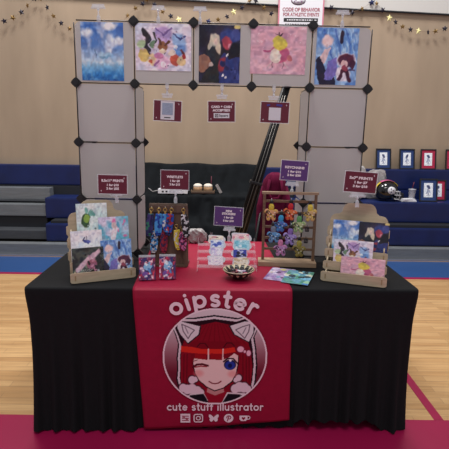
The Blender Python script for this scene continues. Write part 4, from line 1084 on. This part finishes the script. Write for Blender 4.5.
in_stand(LS, -0.030, 0.128, 0.172, a_green(), 0.150, 0.192, 'pale green sleeved print at the back of the left stand', gl)
in_stand(LS, 0.070, 0.092, 0.116, a_teal(), 0.150, 0.180, 'teal and pink sleeved print, upper right in the left stand', gl)
in_stand(LS, -0.068, 0.055, 0.062, a_white(), 0.148, 0.180, 'mostly white sleeved print with tiny blue figure in left stand', gl)
in_stand(LS, -0.068, 0.018, 0.012, a_vine(), 0.148, 0.154, 'dark green sleeved print with pink and white shapes in left stand', gl)
in_stand(LS, 0.068, 0.018, 0.012, a_blue((40, 40)), 0.150, 0.182, 'blue sleeved print with maroon figure in front of left stand', gl)
in_stand(RS, -0.050, 0.105, 0.115, a_sky((40, 40)), 0.142, 0.178, 'sky blue sleeved print at back of right stand', grp)
in_stand(RS, 0.078, 0.100, 0.115, a_dark((40, 40)), 0.142, 0.178, 'dark navy sleeved print at back of right stand', grp)
in_stand(RS, -0.012, 0.056, 0.062, a_many((48, 40)), 0.188, 0.142, 'white sleeved print with pastel shapes in right stand', grp)
in_stand(RS, 0.040, 0.018, 0.012, a_pink((48, 40)), 0.206, 0.118, 'pink sleeved print with yellow shape, front of right stand', grp)

# ------------------------------------------------------------------ lanyard board
WB = (-0.298, 2.335, TH + 0.004)
wbt = thing('lanyard_board', 'dark walnut board with hooks standing on the red runner edge', 'display board', WB, (0, 0, R8(-3)))
MB().box((0, 0, 0.172), (0.205, 0.012, 0.345), bevel=0.003).build('board', M['walnut'], wbt)
MB().box((0, 0.03, 0.006), (0.20, 0.11, 0.012), bevel=0.002).build('base', M['walnut'], wbt)
MB().box((0.093, -0.011, 0.16), (0.026, 0.010, 0.31), bevel=0.002).build('side_rail', M['walnut'], wbt)
MB().box((0, -0.010, 0.318), (0.205, 0.008, 0.040), bevel=0.002).build('top_rail', M['walnut'], wbt)
WM = Matrix.Translation(WB) @ Matrix.Rotation(R8(-3), 4, 'Z')
def strap_mat(i, c1, c2, c3):
    m = bpy.data.materials.new('strap_print'); m.use_nodes = True; n = m.node_tree; b = n.nodes['Principled BSDF']; b.inputs['Roughness'].default_value = 0.7
    tc = n.nodes.new('ShaderNodeTexCoord'); v = n.nodes.new('ShaderNodeTexVoronoi'); v.inputs['Scale'].default_value = 70 + 9 * i
    rp = n.nodes.new('ShaderNodeValToRGB'); rp.color_ramp.interpolation = 'CONSTANT'
    rp.color_ramp.elements[0].color = L4(c1); rp.color_ramp.elements[1].color = L4(c3); rp.color_ramp.elements[1].position = 0.72
    e_ = rp.color_ramp.elements.new(0.45); e_.color = L4(c2)
    n.links.new(tc.outputs['Object'], v.inputs['Vector']); n.links.new(v.outputs['Color'], rp.inputs[0]); n.links.new(rp.outputs[0], b.inputs['Base Color'])
    return m
def wristlet(x, z, L, cols, label, i, y=-0.024, ring='gold', sway=0.0):
    t = thing('wristlet', label, 'wristlet', WM @ Vector((x, y, z)), (0, sway, R8(-3)), 'wristlets hanging on the lanyard board')
    m = strap_mat(i, *cols)
    MB().tube([(0.009 * math.cos(a), 0, 0.009 * math.sin(a)) for a in [k * PI / 6 for k in range(12)]], 0.0022, 6, close=True).build('ring', M[ring], t)
    MB().box((0, 0, -0.016), (0.010, 0.006, 0.014), bevel=0.002).build('crimp', M[ring], t)
    mb = MB()
    for s in (-1, 1):
        mb.grid(lambda u, v, s=s: Vector((-0.0105 + 0.021 * u + s * (0.004 + 0.006 * math.sin(v * 3)), s * 0.0035 + 0.002 * math.sin(u * 3), -0.021 - v * L)), 5, 14)
    mb.grid(lambda u, v: Vector((-0.0105 + 0.021 * u, 0.0035 * math.cos(v * PI), -0.021 - L - 0.006 * math.sin(v * PI))), 5, 6)
    solidify(mb.build('strap', m, t), 0.0016, 0)
NV, BL, LB, RD, WH, YE, PK, GN, MR, BK = (30, 36, 84), (30, 74, 168), (70, 150, 216), (166, 40, 60), (206, 206, 212), (214, 190, 70), (206, 110, 160), (44, 120, 96), (120, 24, 60), (24, 22, 28)
for hx in (-0.085, -0.045, -0.012, 0.022, 0.085): MB().tube([(hx, -0.012, 0.325), (hx, -0.030, 0.325), (hx, -0.032, 0.332)], 0.002, 6).build('hook', M['silver'], wbt)
for hx in (-0.068, -0.02, 0.044, 0.078): MB().tube([(hx, -0.004, 0.232), (hx, -0.024, 0.232), (hx, -0.026, 0.238)], 0.002, 6).build('hook', M['silver'], wbt)
wristlet(-0.085, 0.316, 0.118, (NV, (60, 50, 110), GN), 'navy wristlet with green flecks at board edge', 0, -0.036, sway=0.12)
wristlet(-0.045, 0.316, 0.112, (LB, BL, LB), 'bright light blue wristlet on the lanyard board', 1, -0.036, sway=0.05)
wristlet(-0.012, 0.316, 0.094, (BL, LB, WH), 'blue and white wristlet next to the bright blue one', 2, -0.036, sway=-0.06)
wristlet(0.022, 0.316, 0.112, (BL, RD, NV), 'blue wristlet with red flecks on the top hooks', 3, -0.036, sway=0.16)
wristlet(0.085, 0.316, 0.120, (BK, WH, BK), 'black and white wristlet at the right side of the board', 4, -0.038, sway=-0.12)
wristlet(-0.068, 0.222, 0.120, (LB, WH, NV), 'pale blue and white wristlet on the lower hooks', 5, -0.022, sway=0.1)
wristlet(-0.02, 0.222, 0.120, (MR, RD, NV), 'crimson wristlet on the lower hooks of lanyard board', 6, -0.022, sway=0.05)
wristlet(0.044, 0.228, 0.105, (YE, YE, WH), 'yellow and white wristlet on the lower hooks', 7, -0.022, sway=-0.1)
wristlet(0.078, 0.222, 0.100, (MR, PK, NV), 'maroon and pink wristlet on the lower hooks', 8, -0.030, sway=-0.02)

def packet(loc, rz, label, seed):
    t = thing('sticker_packet', label, 'packet', loc, (R8(-7), 0, rz), 'shiny sticker packets before the lanyard board')
    a = Art(34, 44, (96, 34, 80), 0.75); a.cloud(seed, 4, (206, 40, 76), 0.35, 0.6); a.cloud(seed + 7, 6, (226, 190, 206), 0.6, 0.75); a.cloud(seed + 3, 5, (40, 40, 110), 0.5, 0.75)
    a.ell(0.55, 0.62, 0.28, 0.17, (120, 180, 224), 25, 0.2); a.ell(0.45, 0.72, 0.12, 0.1, (206, 224, 236)); a.line([(0.6, 0.5), (0.72, 0.3)], 0.05, (70, 130, 196)); a.ell(0.4, 0.28, 0.2, 0.1, (110, 70, 160)); a.ell(0.42, 0.16, 0.1, 0.05, (190, 190, 220)); a.blots(seed, 12, [(224, 60, 90), (40, 30, 60), (236, 220, 230)], 0.02, 0.06)
    art_slab('front', a, 0.078, 0.112, 0.004, M['sleeve'], t, (0, -0.008, 0.002))
    MB().box((0, 0.004, 0.057), (0.082, 0.018, 0.114), bevel=0.004).build('pack_body', mat('plum_pack', (86, 26, 66), 0.35), t)
    fr_ = MB(); fr_.box((0, 0, 0.120), (0.080, 0.002, 0.010)); fr_.build('top_seal', M['clip'], t)
packet((-0.375, 2.085, TH + 0.005), R8(8), 'plum foil packet with blue shape, farther from the riser', 3)
packet((-0.278, 2.105, TH + 0.005), R8(3), 'plum foil packet with blue shape, nearer to the riser', 31)

# ------------------------------------------------------------------ acrylic riser with stickers
RZ = (0.018, 2.238, TH + 0.006)
rs = thing('acrylic_riser', 'clear acrylic four step riser holding two columns of stickers', 'riser', RZ, (0, 0, R8(1.5)))
RW = 0.318
for sx in (-1, 1):
    p = [(0, 0)]
    for k in range(4): p += [(k * 0.045, 0.028 * (k + 1) - 0.006), (k * 0.045 + 0.045, 0.028 * (k + 1) - 0.006)]
    p += [(0.186, 0.136), (0.190, 0.136), (0.190, 0)]
    MB().prism(p, sx * RW / 2, sx * (RW / 2 - 0.004), 'YZ').build('side_panel', M['lip'], rs)
for k in range(4):
    MB().box((0, k * 0.045 + 0.0225, 0.028 * (k + 1) - 0.004), (RW - 0.01, 0.045, 0.003)).build('step', M['riser'], rs)
    MB().box((0, k * 0.045, 0.028 * (k + 1) - 0.001), (RW - 0.01, 0.003, 0.016)).build('step_lip', M['lip'], rs)
RM = Matrix.Translation(RZ) @ Matrix.Rotation(R8(1.5), 4, 'Z')
def sticker(x, k, w, h, cols, label, seed, dz=0.0):
    a = Art(26, 26, cols[0]); a.blots(seed, 12, cols[1:], 0.05, 0.22)
    # die-cut outline: wobbly rounded shape with printed front
    mb = MB(); r = random.Random(seed); ph = r.uniform(0, 6); n = 28
    out = []
    for q in range(n):
        t = 2 * PI * q / n; m = 1 + 0.09 * math.sin(3 * t + ph) + 0.06 * math.sin(5 * t + ph * 2)
        ct, st_ = math.cos(t), math.sin(t)
        out.append((w / 2 * math.copysign(abs(ct) ** 0.7, ct) * m, h / 2 + h / 2 * math.copysign(abs(st_) ** 0.7, st_) * m))
    z0 = min(b for a_, b in out); out = [(a_, b - z0) for a_, b in out]
    p = RM @ Vector((x, 0.045 * k + 0.014, 0.028 * (k + 1) + dz))
    w *= 1.28; h *= 1.32; out = [(a_ * 1.28, b * 1.32) for a_, b in out]
    t = thing('sticker', label, 'sticker', p, (R8(-14), 0, R8(1.5)), 'die cut stickers on the acrylic riser')
    mb.prism(out, 0.0, 0.0016); mb.build('backing', M['white_card'], t)
    art_slab('printed_face', a, w * 0.84, h * 0.84, 0.0006, M['print'], t, (0, -0.0006, h * 0.07))
CR = (226, 214, 196)
sticker(-0.060, 0, 0.072, 0.040, [(222, 214, 228), (196, 180, 214), (232, 228, 236)], 'pale lilac sticker on the lowest step, left column', 1)
sticker(-0.056, 1, 0.058, 0.046, [(206, 196, 226), (176, 160, 214), (226, 222, 236)], 'lavender sticker above the pale lilac one, left column', 2)
sticker(-0.052, 2, 0.066, 0.048, [(186, 204, 236), (70, 90, 190), (226, 230, 240)], 'light blue sticker with dark blue spots, left column', 3)
sticker(-0.058, 3, 0.074, 0.036, [CR, (96, 66, 60), (214, 150, 160), (236, 226, 206)], 'cream sticker of small figures on the top step, left column', 4)
sticker(0.074, 0, 0.070, 0.034, [CR, (196, 170, 130), (236, 228, 214)], 'cream sticker on the lowest step, right column', 5)
sticker(0.070, 1, 0.066, 0.038, [(60, 70, 170), (40, 44, 120), (196, 200, 226), (40, 40, 60)], 'dark blue sticker on the second step, right column', 6)
sticker(0.082, 2, 0.078, 0.048, [(150, 206, 222), (96, 180, 206), (206, 226, 236)], 'aqua sticker in the middle of the right column', 7)
sticker(0.078, 3, 0.086, 0.046, [(226, 190, 196), (214, 130, 150), CR, (190, 80, 90)], 'pink and cream sticker topping the right column', 8)
for sx in (-1, 1):
    MB().box((sx * 0.085, 0.184, 0.151), (0.016, 0.006, 0.034), bevel=0.002).build('post', M['riser'], rs)

# ------------------------------------------------------------------ bowl of pins
BP = (0.076, 2.135, TH + 0.006)
bw = thing('bowl', 'small black and cream patterned bowl on the red runner', 'bowl', BP)
MB().lathe([(0.030, 0.0), (0.034, 0.004), (0.052, 0.016), (0.070, 0.034), (0.079, 0.044), (0.076, 0.046), (0.066, 0.036), (0.048, 0.020), (0.028, 0.009), (0.0, 0.008)], n=40).build('bowl_body', mat('black_glaze', (34, 30, 30), 0.3), bw)
rim = MB(); n = 14
for k in range(n):
    a0 = 2 * PI * k / n; a1 = a0 + 2 * PI / n * 0.55
    q = [(0.0765, 0.0462, a0), (0.0765, 0.0462, a1), (0.058, 0.0292, (a0 + a1) / 2)]
    vs = [rim.bm.verts.new((r_ * math.cos(a), r_ * math.sin(a), z + 0.0006)) for r_, z, a in q]
    vs2 = [rim.bm.verts.new((r_ * math.cos(a) * 0.995, r_ * math.sin(a) * 0.995, z + 0.0014)) for r_, z, a in q]
    rim.bm.faces.new(vs2)
    for i in range(3): rim.bm.faces.new((vs[i], vs[(i + 1) % 3], vs2[(i + 1) % 3], vs2[i]))
    q = [(0.0720, 0.0355, a0), (0.0720, 0.0355, a1), (0.0560, 0.0185, (a0 + a1) / 2)]
    vs = [rim.bm.verts.new((r_ * math.cos(a) * 1.02, r_ * math.sin(a) * 1.02, z - 0.001)) for r_, z, a in q]
    rim.bm.faces.new(vs)
rim.build('zigzag_pattern', mat('cream_glaze', (206, 192, 160), 0.4), bw)
MB().tube([(0.0785 * math.cos(a), 0.0785 * math.sin(a), 0.0455) for a in [k * PI / 20 for k in range(40)]], 0.0016, 6, close=True).build('rim_band', mat('cream_rim', (196, 178, 150), 0.4), bw)
pc = [((226, 196, 206), 'pale pink'), ((90, 50, 56), 'dark brown'), ((214, 206, 214), 'white'), ((196, 90, 120), 'rose'), ((150, 60, 76), 'dull red'), ((160, 140, 170), 'mauve'), ((60, 44, 56), 'black')]
for k, ((c, nm), (x, y, z)) in enumerate(zip(pc, [(0.0, -0.024, 0.024), (-0.030, -0.004, 0.026), (0.006, 0.006, 0.034), (0.030, -0.008, 0.025), (-0.012, 0.030, 0.027), (0.024, 0.026, 0.027), (-0.027, 0.022, 0.036)])):
    b = thing('button_pin', f'{nm} button pin lying in the patterned bowl', 'pin', (BP[0] + x, BP[1] + y, BP[2] + z), (0.25 * math.sin(k * 2), 0.25 * math.cos(k * 3), 0), 'button pins in the bowl')
    MB().lathe([(0.0, 0.005), (0.009, 0.0045), (0.014, 0.002), (0.0155, -0.001), (0.014, -0.002)][::-1], n=18).build('pin_face', mat('pin_' + nm.replace(' ', '_'), c, 0.25), b)

# ------------------------------------------------------------------ flat prints
def flat_print(c, rz, w, h, a, label, z, tilt=0.0):
    o = art_slab('art_print', a, w, h, 0.0012, M['sleeve'], None, (c[0], c[1], z), (R8(-90) + tilt, 0, 0), centre=True)
    o.rotation_euler = (Matrix.Rotation(rz, 4, 'Z') @ Matrix.Rotation(-PI / 2, 4, 'X')).to_euler()
    return tag(o, label, 'art print', 'sleeved prints lying flat beside the charm rack')
ap = Art(34, 50, (170, 150, 190), 0.65); ap.cloud(3, 4, (120, 90, 150), 0.4, 0.7); ap.blots(2, 22, [(206, 196, 216), (70, 50, 90), (196, 190, 110), (150, 120, 180), (110, 150, 180)], 0.04, 0.12)
ag = Art(34, 50, (90, 150, 176), 0.65); ag.cloud(5, 4, (70, 140, 120), 0.4, 0.7); ag.blots(7, 24, [(60, 120, 190), (140, 190, 150), (206, 216, 190), (40, 60, 70), (110, 180, 214)], 0.04, 0.12)
flat_print((0.292, 2.203), R8(-19.5), 0.125, 0.213, ap, 'purple and yellow sleeved print lying flat on the table', TH + 0.006)
flat_print((0.378, 2.150), R8(-19.5), 0.133, 0.213, ag, 'green and blue sleeved print lying flat on the table', TH + 0.009)

# ------------------------------------------------------------------ charm rack with keychains
KB = (0.356, 2.385, TH + 0.003); KR = R8(-4)
kb = thing('charm_rack', 'oak frame with cross rails on which keychains hang', 'display rack', KB, (0, 0, KR))
KM = Matrix.Translation(KB) @ Matrix.Rotation(KR, 4, 'Z')
MB().box((-0.006, 0, 0.013), (0.318, 0.095, 0.026), bevel=0.003).build('base', M['pale_oak'], kb)
for sx in (-1, 1): MB().box((sx * 0.139, 0.006, 0.212), (0.015, 0.018, 0.372), bevel=0.002).build('post', M['oak'], kb)
MB().box((0.0, 0.006, 0.402), (0.306, 0.020, 0.014), bevel=0.002).build('top_rail', M['pale_oak'], kb)
for z in (0.356, 0.293, 0.213, 0.150, 0.088): MB().box((0, 0.010, z), (0.262, 0.008, 0.014), bevel=0.002).build('cross_rail', M['oak'], kb)
for z, c in []: pass
KC = [(-0.100, 0.333, (206, 180, 60), (206, 150, 110), 'yellow charm at top of charm rack, by its post'), (0.004, 0.338, (190, 30, 40), (206, 110, 60), 'red and orange charm at centre top of rack'),
      (0.108, 0.334, (214, 190, 70), (196, 160, 110), 'yellow and tan charm at top right of rack'), (-0.046, 0.272, (50, 150, 200), (70, 100, 170), 'bright blue charm in the second row of rack'),
      (0.053, 0.270, (90, 150, 90), (170, 180, 130), 'green charm in the second row of rack'), (-0.086, 0.210, (110, 120, 140), (90, 140, 190), 'slate blue charm in third row of rack'),
      (0.008, 0.200, (130, 100, 170), (150, 130, 190), 'purple charm in third row of rack'), (-0.044, 0.135, (200, 120, 160), (170, 120, 170), 'pink and lilac charm in the lowest row'),
      (0.058, 0.133, (150, 140, 60), (120, 104, 50), 'olive charm in the lowest row of rack')]
def keychain(x, z, c1, c2, label, i):
    t = thing('keychain', label, 'keychain', KM @ Vector((x, -0.010, z)), (0, 0.08 * math.sin(i * 2.3), KR), 'keychains hanging on the charm rack')
    t.scale = (1.2, 1.0, 1.2)
    MB().tube([(0, 0.012, 0.030), (0, -0.002, 0.032), (0, -0.004, 0.022)], 0.0018, 6).build('peg', M['silver'], t)
    MB().ball((0, -0.004, 0.018), (0.009, 0.006, 0.009)).tube([(0.007 * math.cos(a), -0.004, 0.006 + 0.008 * math.sin(a)) for a in [k * PI / 5 for k in range(10)]], 0.0016, 5, close=True).build('clasp', M['black'], t)
    m1 = mat('charm_head_ink', c1, 0.25, vary=0.25, scale=120); m2 = strap_mat(6, c2, tuple(int(q * 0.6 + k * 0.4) for q, k in zip(c1, c2)), tuple(int(q * 0.4) for q in c2))
    MB().ball((0, -0.004, -0.006), (0.0125, 0.006, 0.018)).build('charm_head', m1, t)
    b = MB(); b.ball((0, -0.004, -0.036), (0.021, 0.006, 0.022))
    r = random.Random(i * 7 + 1)
    for s in (-1, 1):
        b.ball((s * 0.021, -0.004, -0.022 - 0.012 * r.random()), (0.012, 0.005, 0.009), Euler((0, s * (0.3 + 0.6 * r.random()), 0)).to_matrix()); b.ball((s * (0.008 + 0.006 * r.random()), -0.004, -0.056), (0.010, 0.005, 0.013))
    b.build('charm_body', m2, t)
    e_ = MB()
    for (a, c) in ((-0.008, -0.034), (0.009, -0.040), (-0.002, -0.048), (0.016, -0.030)): e_.ball((a, -0.009, c), (0.004, 0.002, 0.0035), u=8, v=6)
    e_.build('charm_pattern', mat('charm_light_ink', tuple(min(255, int(q * 0.5 + 120)) for q in c2), 0.3), t)
for i, (x, z, c1, c2, lab) in enumerate(KC): keychain(x, z, c1, c2, lab, i)
for (x, z, lab) in ((0.098, 0.210, 'small black charm right of the purple charm'), (0.094, 0.146, 'small black charm with pale marks beside the olive charm')):
    t = thing('keychain', lab, 'keychain', KM @ Vector((x, -0.008, z)), (0, 0, KR), 'small black keychains on the charm rack')
    MB().tube([(0, 0.012, 0.020), (0, 0, 0.020), (0, 0, 0.008)], 0.0015, 6).build('peg', M['black'], t)
    MB().box((0, 0, -0.004), (0.022, 0.004, 0.026), bevel=0.004).build('tag_plate', M['black'], t)
    MB().box((-0.004, -0.0024, -0.004), (0.006, 0.001, 0.012)).box((0.005, -0.0024, -0.006), (0.005, 0.001, 0.009)).build('tag_marks', M['grey_strip'], t)
